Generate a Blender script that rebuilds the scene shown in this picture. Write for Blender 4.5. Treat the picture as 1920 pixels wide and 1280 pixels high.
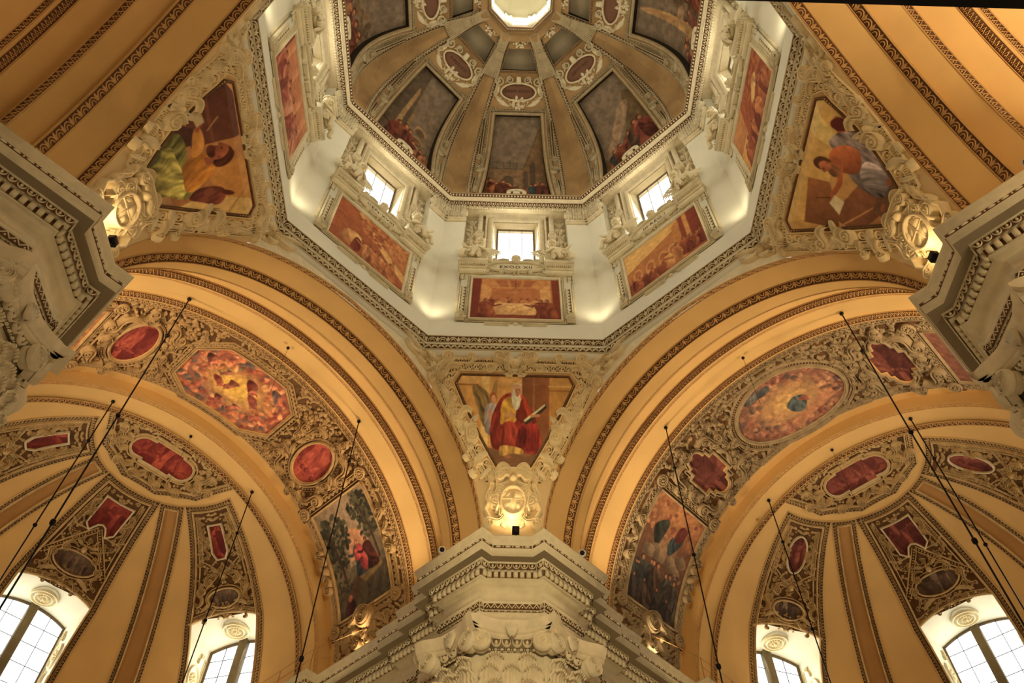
import bpy, math, random
import numpy as np
from mathutils import Vector, Matrix
random.seed(7); RNG = np.random.RandomState(7)
PI = math.pi
for o in list(bpy.data.objects): bpy.data.objects.remove(o)
SC = bpy.context.scene
COL = SC.collection
def link(o): COL.objects.link(o); return o

# ---------------------------------------------------------------- camera, sky, exposure, daylight
CAMP = (-8.224, -7.504, 0.0)
FPX, PITCH, YAW, ROLL = 1540.0, math.radians(54.817), math.radians(43.989), math.radians(0.638)
cd = bpy.data.cameras.new('camera'); cam = link(bpy.data.objects.new('camera', cd))
cd.sensor_width = 36.0; cd.lens = FPX / 1920 * 36.0; cd.clip_start = 0.05; cd.clip_end = 500
fw = Vector((math.cos(PITCH)*math.cos(YAW), math.cos(PITCH)*math.sin(YAW), math.sin(PITCH)))
rt = Vector((math.sin(YAW), -math.cos(YAW), 0)); up = rt.cross(fw)
r2 = math.cos(ROLL)*rt + math.sin(ROLL)*up; u2 = -math.sin(ROLL)*rt + math.cos(ROLL)*up
mat = Matrix((r2, u2, -fw)).transposed().to_4x4(); mat.translation = Vector(CAMP)
cam.matrix_world = mat; SC.camera = cam
SC.view_settings.view_transform = 'Standard'; SC.view_settings.look = 'None'
SC.view_settings.exposure = 0.0; SC.view_settings.gamma = 1.0; SC.view_settings.use_curve_mapping = False
SC.cycles.use_denoising = True
SC.cycles.max_bounces = 5; SC.cycles.diffuse_bounces = 3; SC.cycles.transparent_max_bounces = 6
SC.cycles.sample_clamp_indirect = 4.0
wd = bpy.data.worlds.new('overcast_sky'); SC.world = wd; wd.use_nodes = True
wd.node_tree.nodes['Background'].inputs[0].default_value = (1.0, 1.0, 0.97, 1)
wd.node_tree.nodes['Background'].inputs[1].default_value = 2.2
def look(o, d): o.rotation_euler = Vector(d).to_track_quat('-Z', 'Y').to_euler()
def area(name, loc, d, sx, sy, power, col, spread=180):
    l = bpy.data.lights.new(name, 'AREA'); l.shape = 'RECTANGLE'; l.size = sx; l.size_y = sy
    l.energy = power; l.color = col; l.spread = math.radians(spread)
    o = link(bpy.data.objects.new(name, l)); o.location = loc; look(o, d); return o
def spot(name, loc, d, power, col, ang=90, blend=.6, r=.08):
    l = bpy.data.lights.new(name, 'SPOT'); l.energy = power; l.color = col
    l.spot_size = math.radians(ang); l.spot_blend = blend; l.shadow_soft_size = r
    o = link(bpy.data.objects.new(name, l)); o.location = loc; look(o, d); return o
DAY = (1.0, 0.97, 0.86); WARM = (1.0, 0.79, 0.53); WARM2 = (1.0, 0.76, 0.46)
for k in range(8):                                   # daylight entering the eight drum windows
    a = k*PI/4; n = (math.cos(a), math.sin(a))
    area('window_daylight', (n[0]*10.15, n[1]*10.15, 39.2), (-n[0], -n[1], -.15), 1.9, 3.6, 230, DAY)
area('lantern_daylight', (0, 0, 53.6), (0, 0, -1), 2.6, 2.6, 300, DAY)
for k in (0, 1):                                     # daylight entering the apse windows
    for th in (-61, 0, 61):
        a = math.radians(90*(k) + th); n = (math.cos(a), math.sin(a)); c = (22.5, 0) if k == 0 else (0, 22.5)
        area('window_daylight', (c[0]+n[0]*9.7, c[1]+n[1]*9.7, 22.6), (-n[0], -n[1], .1), 3.2, 4.0, 150, DAY)
for k in range(4):                                   # flood lamps lying on top of the cornice by the coats of arms
    a = PI/4+k*PI/2
    spot('cornice_spot', (11.55*math.cos(a), 11.55*math.sin(a), 20.3), (-math.cos(a)*.02, -math.sin(a)*.02, 1), 420, WARM2, 120, 1.0, .12)
LAMPW = {0: 1.0, 1: 1.0, 2: .15, 3: 1.3}
for k in range(4):                                   # assumed uplights lying on the cornices inside the four arms, no fixtures built
    ca, sa = math.cos(k*PI/2), math.sin(k*PI/2)
    for s in (-1, 1):
        for Y in (14.2, 17.9):
            l = s*(8.6 if Y < 15 else 9.2)
            area('assumed_cornice_uplight', (Y*ca - l*sa, Y*sa + l*ca, 20.12), (s*.6*sa + .1*ca, -s*.6*ca + .1*sa, 1.0), .55, .55, 165*LAMPW[k]*(1.15 if Y < 15 else .5), (1, .62, .36) if k == 2 else WARM, 88)
        if k < 2:
            area('assumed_cornice_uplight', (26.0*ca - s*7.4*sa, 26.0*sa + s*7.4*ca, 20.5), (s*.5*sa, -s*.5*ca, 1.0), .55, .55, 60, WARM)
for k in range(8):                                   # assumed uplights on the ledge at the foot of the drum, no fixtures built
    a = (k+.5)*PI/4; n = (math.cos(a), math.sin(a))
    spot('assumed_ledge_uplight', (n[0]*9.55, n[1]*9.55, 30.6), (-n[0]*.05, -n[1]*.05, 1), 90, (1, .9, .66), 150, 1, .3)
for k, (x, y) in enumerate(((-19, 0), (0, -19))):     # added behind the camera to light the far pier, nave windows assumed, none built
    area('added_nave_fill', (x, y, 13), (-x, -y, 8), 9, 9, (200, 850)[k], (1, .86, .60))
spot('added_pier_spot', (-6.2, -6.2, 11.5), (14.2, 14.2, 7.2), 7000, (1, .84, .55), 46, .9, .5)  # added to brighten the far pier, no lamp known on the gallery
area('added_fill_light', (0, 0, 2.0), (0, 0, 1), 9, 9, 330, (1, .80, .55))  # added fill for light bounced off the floor, no chandelier hangs here
for k in range(2):  # the same added fill, low in the four arms
    ca, sa = math.cos(k*PI/2), math.sin(k*PI/2)
    area('added_fill_light', (17*ca, 17*sa, 2.0), (0, 0, 1), 7, 7, 240, (1, .76, .48))
    area('added_fill_light', (-14*ca, -14*sa, 2.0), (0, 0, 1), 5, 5, (25, 90)[k], (1, .70, .42))

# ---------------------------------------------------------------- materials
def principled(name, col, rough=.8, metal=0.0, var=.12, scale=1.5, stain=None, bump=0.0, spec=.25):
    m = bpy.data.materials.new(name); m.use_nodes = True; nt = m.node_tree; b = nt.nodes['Principled BSDF']
    b.inputs['Roughness'].default_value = rough; b.inputs['Metallic'].default_value = metal
    b.inputs['Specular IOR Level'].default_value = spec
    tc = nt.nodes.new('ShaderNodeTexCoord'); n = nt.nodes.new('ShaderNodeTexNoise')
    n.inputs['Scale'].default_value = scale; n.inputs['Detail'].default_value = 5
    nt.links.new(tc.outputs['Object'], n.inputs['Vector'])
    r = nt.nodes.new('ShaderNodeValToRGB'); nt.links.new(n.outputs['Fac'], r.inputs['Fac'])
    c2 = stain or tuple(c*(1-var*1.6) for c in col); c1 = tuple(min(1, c*(1+var)) for c in col)
    r.color_ramp.elements[0].position = .3; r.color_ramp.elements[0].color = (*c2, 1)
    r.color_ramp.elements[1].position = .7; r.color_ramp.elements[1].color = (*c1, 1)
    nt.links.new(r.outputs['Color'], b.inputs['Base Color'])
    if bump:
        n2 = nt.nodes.new('ShaderNodeTexNoise'); n2.inputs['Scale'].default_value = 40; n2.inputs['Detail'].default_value = 3
        nt.links.new(tc.outputs['Object'], n2.inputs['Vector'])
        bp = nt.nodes.new('ShaderNodeBump'); bp.inputs['Strength'].default_value = bump; bp.inputs['Distance'].default_value = .02
        nt.links.new(n2.outputs['Fac'], bp.inputs['Height']); nt.links.new(bp.outputs['Normal'], b.inputs['Normal'])
    return m
def lin(r, g, b):
    f = lambda x: (x/255/12.92) if x/255 <= .04045 else ((x/255+.055)/1.055)**2.4
    return (f(r), f(g), f(b))
MT = dict(
    ochre=principled('ochre_plaster', lin(220, 178, 110), .85, var=.06, scale=.5, bump=.15),
    white=principled('white_plaster', lin(226, 219, 192), .8, var=.05, scale=.5, bump=.1),
    stucco=principled('cream_stucco', lin(222, 205, 165), .7, var=.08, scale=3),
    stuccoW=principled('pale_stucco', lin(224, 208, 166), .7, var=.07, scale=3),
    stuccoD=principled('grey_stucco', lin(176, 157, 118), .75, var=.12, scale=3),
    stuccoO=principled('ochre_stucco', lin(206, 160, 98), .75, var=.1, scale=3),
    ground=principled('dark_ornament_ground', lin(104, 72, 44), .9, var=.2, scale=4),
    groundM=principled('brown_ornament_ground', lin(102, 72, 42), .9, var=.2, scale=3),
    groundG=principled('grey_ornament_ground', lin(128, 112, 82), .9, var=.15, scale=3),
    domep=principled('dome_plaster', lin(170, 136, 88), .85, var=.12, scale=.6, stain=lin(134, 104, 66)),
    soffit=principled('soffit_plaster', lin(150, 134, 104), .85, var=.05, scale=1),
    strip=principled('shade_brown_plaster', lin(176, 130, 74), .9, var=.06, scale=1),  # apse strips lie flush, the shade of a recess is in this brown
    pend=principled('pendentive_plaster', lin(218, 188, 134), .85, var=.06, scale=.7),
    stuccoP=principled('warm_stucco', lin(234, 208, 154), .7, var=.08, scale=3),
    stuccoB=principled('dark_gold_stucco', lin(180, 144, 94), .75, var=.16, scale=3),  # darker stucco for the left barrel relief
    stuccoR=principled('dark_grey_stucco', lin(160, 136, 98), .75, var=.16, scale=3),  # darker, greyer stucco for the right barrel relief
    stuccoA=principled('apse_stucco', lin(206, 174, 120), .75, var=.12, scale=3),
    black=principled('black_metal', (.012, .011, .010), .5, .6),
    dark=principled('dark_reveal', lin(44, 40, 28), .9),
    floor=principled('marble_floor', lin(150, 120, 96), .35, var=.2, scale=.8),
    frameM=principled('painted_window_frame', lin(120, 104, 74), .6),
    maroon=principled('maroon_panel', lin(120, 84, 62), .8, var=.06),
    gold=principled('worn_letter_paint', lin(70, 50, 30), .7),
    lens=principled('lens_glass', (.01, .01, .012), .08),
    white2=principled('white_lamp_housing', lin(225, 215, 195), .4),
)
def glass_mat():
    m = bpy.data.materials.new('window_glass'); m.use_nodes = True; nt = m.node_tree
    for n in list(nt.nodes): nt.nodes.remove(n)
    o = nt.nodes.new('ShaderNodeOutputMaterial'); t = nt.nodes.new('ShaderNodeBsdfTransparent'); g = nt.nodes.new('ShaderNodeBsdfGlossy')
    t.inputs[0].default_value = (.96, .97, .95, 1); g.inputs['Roughness'].default_value = .05
    mx = nt.nodes.new('ShaderNodeMixShader'); mx.inputs[0].default_value = .05
    nt.links.new(t.outputs[0], mx.inputs[1]); nt.links.new(g.outputs[0], mx.inputs[2]); nt.links.new(mx.outputs[0], o.inputs[0]); return m
MT['glass'] = glass_mat()
def paint_mat():
    m = bpy.data.materials.new('fresco_paint'); m.use_nodes = True; nt = m.node_tree; b = nt.nodes['Principled BSDF']
    b.inputs['Roughness'].default_value = .75; b.inputs['Specular IOR Level'].default_value = .2
    a = nt.nodes.new('ShaderNodeVertexColor'); a.layer_name = 'paint'
    n = nt.nodes.new('ShaderNodeTexNoise'); n.inputs['Scale'].default_value = 6; n.inputs['Detail'].default_value = 6
    tc = nt.nodes.new('ShaderNodeTexCoord'); nt.links.new(tc.outputs['Object'], n.inputs['Vector'])
    mr = nt.nodes.new('ShaderNodeMapRange'); mr.inputs[3].default_value = .8; mr.inputs[4].default_value = 1.2
    nt.links.new(n.outputs['Fac'], mr.inputs[0])
    mx = nt.nodes.new('ShaderNodeVectorMath'); mx.operation = 'SCALE'
    nt.links.new(a.outputs['Color'], mx.inputs[0]); nt.links.new(mr.outputs[0], mx.inputs['Scale'])
    nt.links.new(mx.outputs[0], b.inputs['Base Color']); return m
MT['paint'] = paint_mat()

# ---------------------------------------------------------------- mesh builder working in local (u, v, w) coordinates
class M:
    def __init__(s, f=None): s.f = f; s.V = []; s.Q = []; s.T = []; s.C = []; s.n = 0
    def add(s, V, Q=None, T=None, A=None):
        """A: optional (N,6) affines (px,py,tx,ty,nx,ny) stamping the motif N times"""
        V = np.asarray(V, float).reshape(-1, 3)
        if A is not None:
            A = np.asarray(A, float); u = A[:, None, 0]+V[None, :, 0]*A[:, None, 2]+V[None, :, 1]*A[:, None, 4]
            v = A[:, None, 1]+V[None, :, 0]*A[:, None, 3]+V[None, :, 1]*A[:, None, 5]
            k = len(V); N = len(A); w = np.broadcast_to(V[None, :, 2], (N, k))
            off = (np.arange(N)*k)[:, None, None]
            V = np.stack([u, v, w], 2).reshape(-1, 3)
            if Q is not None and len(Q): Q = (np.asarray(Q)[None]+off).reshape(-1, 4)
            if T is not None and len(T): T = (np.asarray(T)[None]+off).reshape(-1, 3)
        s.V.append(V if s.f is None else s.f(V))
        if Q is not None and len(Q): s.Q.append(np.asarray(Q, int)+s.n)
        if T is not None and len(T): s.T.append(np.asarray(T, int)+s.n)
        s.n += len(V); return s
    def grid(s, fn, nu, nv, keep=None):
        """fn(a,b) arrays in 0..1 -> (u,v,w); keep(a,b) on cell centres"""
        a, b = np.meshgrid(np.linspace(0, 1, nu+1), np.linspace(0, 1, nv+1), indexing='ij')
        P = fn(a.ravel(), b.ravel()); P = np.stack([np.broadcast_to(x, a.size) for x in P], 1)
        i, j = np.meshgrid(np.arange(nu), np.arange(nv), indexing='ij'); i = i.ravel(); j = j.ravel()
        Q = np.stack([i*(nv+1)+j, (i+1)*(nv+1)+j, (i+1)*(nv+1)+j+1, i*(nv+1)+j+1], 1)
        if keep is not None: Q = Q[keep((i+.5)/nu, (j+.5)/nv)]
        return s.add(P, Q)
    def rect(s, u0, u1, v0, v1, w=0., nu=1, nv=1): return s.grid(lambda a, b: (u0+(u1-u0)*a, v0+(v1-v0)*b, w+0*a), nu, nv)
    def box(s, u0, u1, v0, v1, w0, w1, nu=1, A=None):
        us = np.linspace(u0, u1, nu+1); V = []; Q = []
        for u in us: V += [(u, v0, w0), (u, v0, w1), (u, v1, w1), (u, v1, w0)]
        for i in range(nu):
            k = i*4
            Q += [(k, k+4, k+5, k+1), (k+1, k+5, k+6, k+2), (k+2, k+6, k+7, k+3), (k+3, k+7, k+4, k)]
        Q += [(0, 1, 2, 3), (nu*4+3, nu*4+2, nu*4+1, nu*4)]
        return s.add(V, Q, A=A)
    def ribbon(s, P, wid, w0, w1, closed=False, A=None, top=.55, sub=0):
        P = np.asarray(P, float)
        if sub:
            R = []
            m = len(P) if closed else len(P)-1
            for i in range(m):
                q = P[(i+1) % len(P)]; L = np.linalg.norm(q-P[i]); k = max(1, int(math.ceil(L/sub)))
                R += [P[i]+(q-P[i])*j/k for j in range(k)]
            if not closed: R.append(P[-1])
            P = np.array(R)
        n = len(P); wid = np.broadcast_to(np.asarray(wid, float), (n,))
        if closed: d0 = P-np.roll(P, 1, 0); d1 = np.roll(P, -1, 0)-P
        else: d1 = np.vstack([P[1:]-P[:-1], P[-1]-P[-2]]); d0 = np.vstack([P[1]-P[0], P[1:]-P[:-1]])
        d0 = d0/(np.linalg.norm(d0, axis=1)[:, None]+1e-9); d1 = d1/(np.linalg.norm(d1, axis=1)[:, None]+1e-9)
        t = d0+d1; t /= (np.linalg.norm(t, axis=1)[:, None]+1e-9)
        N = np.stack([-t[:, 1], t[:, 0]], 1); c = np.clip((N*np.stack([-d1[:, 1], d1[:, 0]], 1)).sum(1), .35, 1)
        N = N/c[:, None]; h = wid[:, None]/2
        V = np.concatenate([np.hstack([P-N*h, np.full((n, 1), w0)]), np.hstack([P-N*h*top, np.full((n, 1), w1)]),
                            np.hstack([P+N*h*top, np.full((n, 1), w1)]), np.hstack([P+N*h, np.full((n, 1), w0)])], 1).reshape(-1, 3)
        Q = []
        for i in range(n if closed else n-1):
            a = i*4; b = ((i+1) % n)*4
            Q += [(a, b, b+1, a+1), (a+1, b+1, b+2, a+2), (a+2, b+2, b+3, a+3)]
        if not closed: Q += [(0, 1, 2, 3), ((n-1)*4+3, (n-1)*4+2, (n-1)*4+1, (n-1)*4)]
        return s.add(V, Q, A=A)
    def bump(s, cx, cy, rx, ry, h, n=8, w0=0., rot=0., A=None, rings=2):
        V = []; Q = []; T = []; cr, sr = math.cos(rot), math.sin(rot)
        for k in range(rings):
            e = k/rings*PI/2
            for i in range(n):
                a = i*2*PI/n; x = rx*math.cos(e)*math.cos(a); y = ry*math.cos(e)*math.sin(a)
                V.append((cx+x*cr-y*sr, cy+x*sr+y*cr, w0+h*math.sin(e)))
        V.append((cx, cy, w0+h))
        for k in range(rings-1):
            for i in range(n): Q.append((k*n+i, k*n+(i+1) % n, (k+1)*n+(i+1) % n, (k+1)*n+i))
        for i in range(n): T.append(((rings-1)*n+i, (rings-1)*n+(i+1) % n, rings*n))
        return s.add(V, Q, T, A=A)
    def slab(s, P, w0, w1, A=None, c=None):
        """extruded polygon (star-shaped about its centroid)"""
        P = np.asarray(P, float); n = len(P); c = P.mean(0) if c is None else np.asarray(c, float)
        V = np.vstack([np.hstack([P, np.full((n, 1), w0)]), np.hstack([P, np.full((n, 1), w1)]), [[c[0], c[1], w1]]])
        Q = [(i, (i+1) % n, n+(i+1) % n, n+i) for i in range(n)]; T = [(n+i, n+(i+1) % n, 2*n) for i in range(n)]
        return s.add(V, Q, T, A=A)
    def chan(s, P, wid, w0, w1, A=None):
        """channelled ribbon with a groove down its middle"""
        P = np.asarray(P, float); n = len(P); wid = np.broadcast_to(np.asarray(wid, float), (n,)); t = np.gradient(P, axis=0); t /= (np.linalg.norm(t, axis=1)[:, None]+1e-9); N = np.stack([-t[:, 1], t[:, 0]], 1)
        xs = (-1, -.72, -.42, 0, .42, .72, 1); zs = (0, 1, .85, .3, .85, 1, 0); h = wid[:, None]/2; k = len(xs)
        V = np.stack([np.hstack([P+N*h*x, np.full((n, 1), w0+(w1-w0)*z)]) for x, z in zip(xs, zs)], 1).reshape(-1, 3)
        Q = [(i*k+j, (i+1)*k+j, (i+1)*k+j+1, i*k+j+1) for i in range(n-1) for j in range(k-1)]
        return s.add(V, Q, A=A)
    def spiral(s, cx, cy, r, turns=1.6, a0=0., sgn=1, wid=.08, w0=0., w1=.08, seg=9, tail=None, A=None):
        n = int(seg*turns)+1; P = []; W_ = []
        if tail is not None: P.append(tail); W_.append(wid*.6)
        for i in range(n+1):
            q = i/n; rr = r*(1-q)**.75+r*.1; a = a0+sgn*q*turns*2*PI
            P.append((cx+rr*math.cos(a), cy+rr*math.sin(a))); W_.append(wid*(1-.5*q))
        s.chan(P, np.array(W_)*1.15, w0, w1, A=A); s.bump(cx, cy, r*.22, r*.22, w1*1.15-w0, 6, w0, A=A); return s
    def scroll(s, p0, p1, bend=.3, r=None, wid=.1, w0=0., w1=.1, sgn=1, A=None, both=False):
        """C / S stem ending in a volute"""
        p0 = np.array(p0, float); p1 = np.array(p1, float); d = p1-p0; L = np.linalg.norm(d)+1e-9; N = np.array([-d[1], d[0]])/L
        r = r or L*.22; P = [p0+d*q+N*L*bend*4*q*(1-q) for q in np.linspace(0, 1, 7)]
        t = P[-1]-P[-2]; t /= np.linalg.norm(t); nn = np.array([-t[1], t[0]])*sgn; c = P[-1]+nn*r
        a0 = math.atan2(*(P[-1]-c)[::-1]); R = []
        for i in range(1, 13):
            q = i/12; a = a0+sgn*q*1.35*2*PI; R.append(c+(r*(1-q)**.8+r*.12)*np.array([math.cos(a), math.sin(a)]))
        W_ = np.concatenate([np.linspace(.55, 1, 7), np.linspace(1, .55, 12)])*wid
        s.chan(np.array(P+R), W_*1.15, w0, w1, A=A); s.bump(c[0], c[1], r*.3, r*.3, (w1-w0)*1.2, 6, w0, A=A); return s
    def leaf(s, p0, p1, wid, w0=0., w1=.1, bend=0., n=6, A=None):
        p0 = np.array(p0, float); p1 = np.array(p1, float); d = p1-p0; L = np.linalg.norm(d)+1e-9; N = np.array([-d[1], d[0]])/L
        V = []; Q = []
        for i in range(n+1):
            q = i/n; c = p0+d*q+N*L*bend*4*q*(1-q); h = wid/2*(math.sin(PI*min(1, q*.9+.1))**.8)*(1+.22*(i % 2))
            if i == n: h = wid*.04
            V += [(*(c-N*h), w0), (*(c-N*h*.55), w1*.75+w0*.25), (*c, w0*.65+w1*.35), (*(c+N*h*.55), w1*.75+w0*.25), (*(c+N*h), w0)]
        for i in range(n):
            for j in range(4): Q.append((i*5+j, (i+1)*5+j, (i+1)*5+j+1, i*5+j+1))
        return s.add(V, Q, A=A)
    def rosette(s, cx, cy, r, n=10, w0=0., h=.12):
        for i in range(n):
            a = i*2*PI/n; s.bump(cx+math.cos(a)*r*.66, cy+math.sin(a)*r*.66, r*.34, r*.17, h*.7, 6, w0, a)
        s.bump(cx, cy, r*.3, r*.3, h, 8, w0); return s
    def ring(s, cx, cy, rx, ry, wid, w0, w1, n=20, A=None, rot=0.):
        a = np.arange(n)*2*PI/n; x = rx*np.cos(a); y = ry*np.sin(a)
        return s.ribbon(np.stack([cx+x*math.cos(rot)-y*math.sin(rot), cy+x*math.sin(rot)+y*math.cos(rot)], 1), wid, w0, w1, True, A=A)
    def fruit(s, cx, cy, r, n=14, h=.14, w0=0.):
        for i in range(n):
            a = RNG.rand()*2*PI; d = r*math.sqrt(RNG.rand()); q = r*(.16+.16*RNG.rand())
            s.bump(cx+d*math.cos(a), cy+d*math.sin(a), q, q, h*(1.1-.5*d/r), 6, w0)
        for i in range(max(3, n//3)):
            a = i*2*PI/max(3, n//3)+RNG.rand()*.5; s.leaf((cx+.6*r*math.cos(a), cy+.6*r*math.sin(a)), (cx+1.25*r*math.cos(a), cy+1.25*r*math.sin(a)), r*.5, w0, w0+h*.6, n=4)
        return s
    def mesh(s, name, mt, base=(0, 0, 0), smooth=False, colors=None):
        V = np.concatenate(s.V) - np.asarray(base, float); me = bpy.data.meshes.new(name)
        Q = np.concatenate(s.Q) if s.Q else np.zeros((0, 4), int); T = np.concatenate(s.T) if s.T else np.zeros((0, 3), int)
        me.vertices.add(len(V)); me.vertices.foreach_set('co', V.ravel())
        nl = len(Q)*4+len(T)*3; me.loops.add(nl); me.polygons.add(len(Q)+len(T))
        me.loops.foreach_set('vertex_index', np.concatenate([Q.ravel(), T.ravel()]))
        me.polygons.foreach_set('loop_start', np.concatenate([np.arange(len(Q))*4, len(Q)*4+np.arange(len(T))*3]))
        me.update(calc_edges=True)
        if smooth: me.polygons.foreach_set('use_smooth', np.ones(len(Q)+len(T), bool))
        me.materials.append(MT[mt] if isinstance(mt, str) else mt)
        if colors is not None:
            at = me.color_attributes.new('paint', 'FLOAT_COLOR', 'POINT'); at.data.foreach_set('color', colors.astype(np.float32).ravel())
        me.validate(); return me

# ---------------------------------------------------------------- repeated ornament motifs (unit: along -.5...5, across -.5...5)
def motif(kind, p, w, h):
    """list of builder calls for one motif of pitch p, width w, height h"""
    def go(m, A):
        arc = lambda rx, ry, y0, n=6: [(rx*math.cos(a), y0+ry*math.sin(a)) for a in np.linspace(0, PI, n)]
        if kind == 'egg':
            m.ribbon([(-.42*p, .42*w), (-.40*p, -.05*w), (-.22*p, -.38*w), (0, -.47*w), (.22*p, -.38*w), (.40*p, -.05*w), (.42*p, .42*w)], .10*p, 0, h*.8, A=A)
            m.bump(0, .05*w, .17*p, .30*w, h, 6, A=A)
        elif kind == 'arc':
            m.ribbon(arc(.42*p, .72*w, -.42*w), .10*p, 0, h, A=A); m.ribbon(arc(.22*p, .40*w, -.42*w, 5), .09*p, 0, h, A=A)
            m.leaf((.5*p, -.4*w), (.5*p, .45*w), .26*p, 0, h, n=2, A=A)
        elif kind == 'ring':
            m.ring(0, 0, 0.37*p, .42*w, .10*p, 0, h, 10, A=A); m.bump(0, 0, .17*p, .21*w, h*.9, 7, A=A)
            m.ribbon([(.5*p, -.35*w), (.5*p, .35*w)], .09*p, 0, h*.7, A=A)
        elif kind == 'tooth':
            m.ribbon([(-.25*p, .4*w), (-.25*p, -.3*w), (.25*p, -.3*w), (.25*p, .4*w)], .14*p, 0, h, A=A)
        elif kind == 'zig':
            m.ribbon([(-.5*p, -.4*w), (0, .4*w), (.5*p, -.4*w)], .12*p, 0, h, A=A); m.bump(0, -.22*w, .14*p, .16*w, h, 5, A=A)
        elif kind == 'bead':
            m.bump(0, 0, .33*p, .4*w, h, 6, A=A); m.bump(.5*p, 0, .10*p, .34*w, h*.8, 5, A=A)
        elif kind == 'dot':
            m.bump(0, 0, .3*p, .36*w, h, 6, A=A)
        elif kind == 'dent':
            m.box(-.3*p, .3*p, -.5*w, .5*w, 0, h, A=A)
        elif kind == 'leafy':
            m.leaf((-.5*p, -.3*w), (.3*p, .4*w), .5*w, 0, h, .2, 3, A=A); m.leaf((-.1*p, .35*w), (.45*p, -.4*w), .45*w, 0, h, .2, 3, A=A)
    return go
def band(m, g, path, w, kind, pitch, h=.05, closed=False, fil=.05, w0=0., flip=False, fh=None, sub=.6):
    """ornament band along a polyline: dark ground (g), motifs and edge fillets (m)"""
    P = np.asarray(path, float); n = len(P); segs = n if closed else n-1; A = []
    for i in range(segs):
        a, b = P[i], P[(i+1) % n]; d = b-a; L = np.linalg.norm(d)
        if L < 1e-6: continue
        t = d/L; N = np.array([-t[1], t[0]])*(-1 if flip else 1); k = max(1, int(round(L/pitch))); s = L/k/pitch
        for j in range(k):
            c = a+d*((j+.5)/k); A.append((c[0], c[1], t[0]*s, t[1]*s, N[0], N[1]))
    if g is not None: g.ribbon(P, w, w0, w0+.012, closed, top=.98, sub=sub)
    if w0:
        mm = M(None); mm.f = (lambda V, F=m.f: F(V+np.array([0, 0, w0])) if F else V+np.array([0, 0, w0]))
        motif(kind, pitch, w*.9, h)(mm, A); m.V += mm.V; m.Q += [q+m.n for q in mm.Q]; m.T += [q+m.n for q in mm.T]; m.n += mm.n
    else: motif(kind, pitch, w*.9, h)(m, A)
    if fil:
        d0 = None
        for sg in (-1, 1):
            m.ribbon(offs(P, sg*(w/2+fil*.4), closed), fil, w0, w0+(fh or h), closed, top=.5, sub=sub)
def offs(P, d, closed=False):
    P = np.asarray(P, float)
    if closed: a = P-np.roll(P, 1, 0); b = np.roll(P, -1, 0)-P
    else: b = np.vstack([P[1:]-P[:-1], P[-1]-P[-2]]); a = np.vstack([P[1]-P[0], P[1:]-P[:-1]])
    a = a/(np.linalg.norm(a, axis=1)[:, None]+1e-9); b = b/(np.linalg.norm(b, axis=1)[:, None]+1e-9)
    na = np.stack([-a[:, 1], a[:, 0]], 1); nb = np.stack([-b[:, 1], b[:, 0]], 1); N = na+nb; N /= (np.linalg.norm(N, axis=1)[:, None]+1e-9)
    return P+N*(d/np.clip((N*nb).sum(1), .35, 1))[:, None]

# ---------------------------------------------------------------- things, parts, structure
def rz(p, az): c, s = math.cos(az), math.sin(az); return (p[0]*c-p[1]*s, p[0]*s+p[1]*c, p[2])
def thing(name, label, cat, base=(0, 0, 0), az=0., group=None, kind=None):
    o = link(bpy.data.objects.new(name, None)); o.empty_display_size = .2
    o.location = rz(base, az); o.rotation_euler = (0, 0, az); o['label'] = label; o['category'] = cat
    if group: o['group'] = group
    if kind: o['kind'] = kind
    return o
def part(parent, name, me, label=None, kind=None, loc=None, rot=None):
    o = link(bpy.data.objects.new(name, me)); o.parent = parent
    if label: o['label'] = label
    if kind: o['kind'] = kind
    if loc is not None: o.location = loc
    if rot is not None: o.rotation_euler = rot
    return o
def single(name, me, label, cat, az=0., base=(0, 0, 0), group=None, kind=None):
    o = link(bpy.data.objects.new(name, me)); o.location = rz(base, az); o.rotation_euler = (0, 0, az)
    o['label'] = label; o['category'] = cat
    if group: o['group'] = group
    if kind: o['kind'] = kind
    return o
# ---------------------------------------------------------------- fresco painter (colours per vertex, drawn in metres)
def vnoise(shape, cell, seed=0):
    r = np.random.RandomState(seed); H, W = shape; gh, gw = int(H/cell)+2, int(W/cell)+2; g = r.rand(gh+1, gw+1)
    y = np.linspace(0, gh-1.001, H); x = np.linspace(0, gw-1.001, W); yi = y.astype(int); xi = x.astype(int)
    fy = (y-yi)[:, None]; fx = (x-xi)[None]; fy = fy*fy*(3-2*fy); fx = fx*fx*(3-2*fx)
    a = g[yi][:, xi]; b = g[yi][:, xi+1]; c = g[yi+1][:, xi]; d = g[yi+1][:, xi+1]
    return (a*(1-fx)+b*fx)*(1-fy)+(c*(1-fx)+d*fx)*fy
def vaniso(shape, cx, cy, seed=0, shear=0.):
    """streaky noise: short across (cx cells), long along (cy cells)"""
    r = np.random.RandomState(seed); H, W = shape; X, Y = np.meshgrid(np.arange(H, dtype=float), np.arange(W, dtype=float), indexing='ij')
    wob = vnoise(shape, 22, seed+5)*16; X = (X+shear*Y+wob)/cx; Y = Y/cy; X -= X.min(); Y -= Y.min(); g = r.rand(int(X.max())+3, int(Y.max())+3)
    xi = X.astype(int); yi = Y.astype(int); fx = X-xi; fy = Y-yi; fx = fx*fx*(3-2*fx); fy = fy*fy*(3-2*fy)
    return (g[xi, yi]*(1-fx)+g[xi+1, yi]*fx)*(1-fy)+(g[xi, yi+1]*(1-fx)+g[xi+1, yi+1]*fx)*fy
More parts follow.
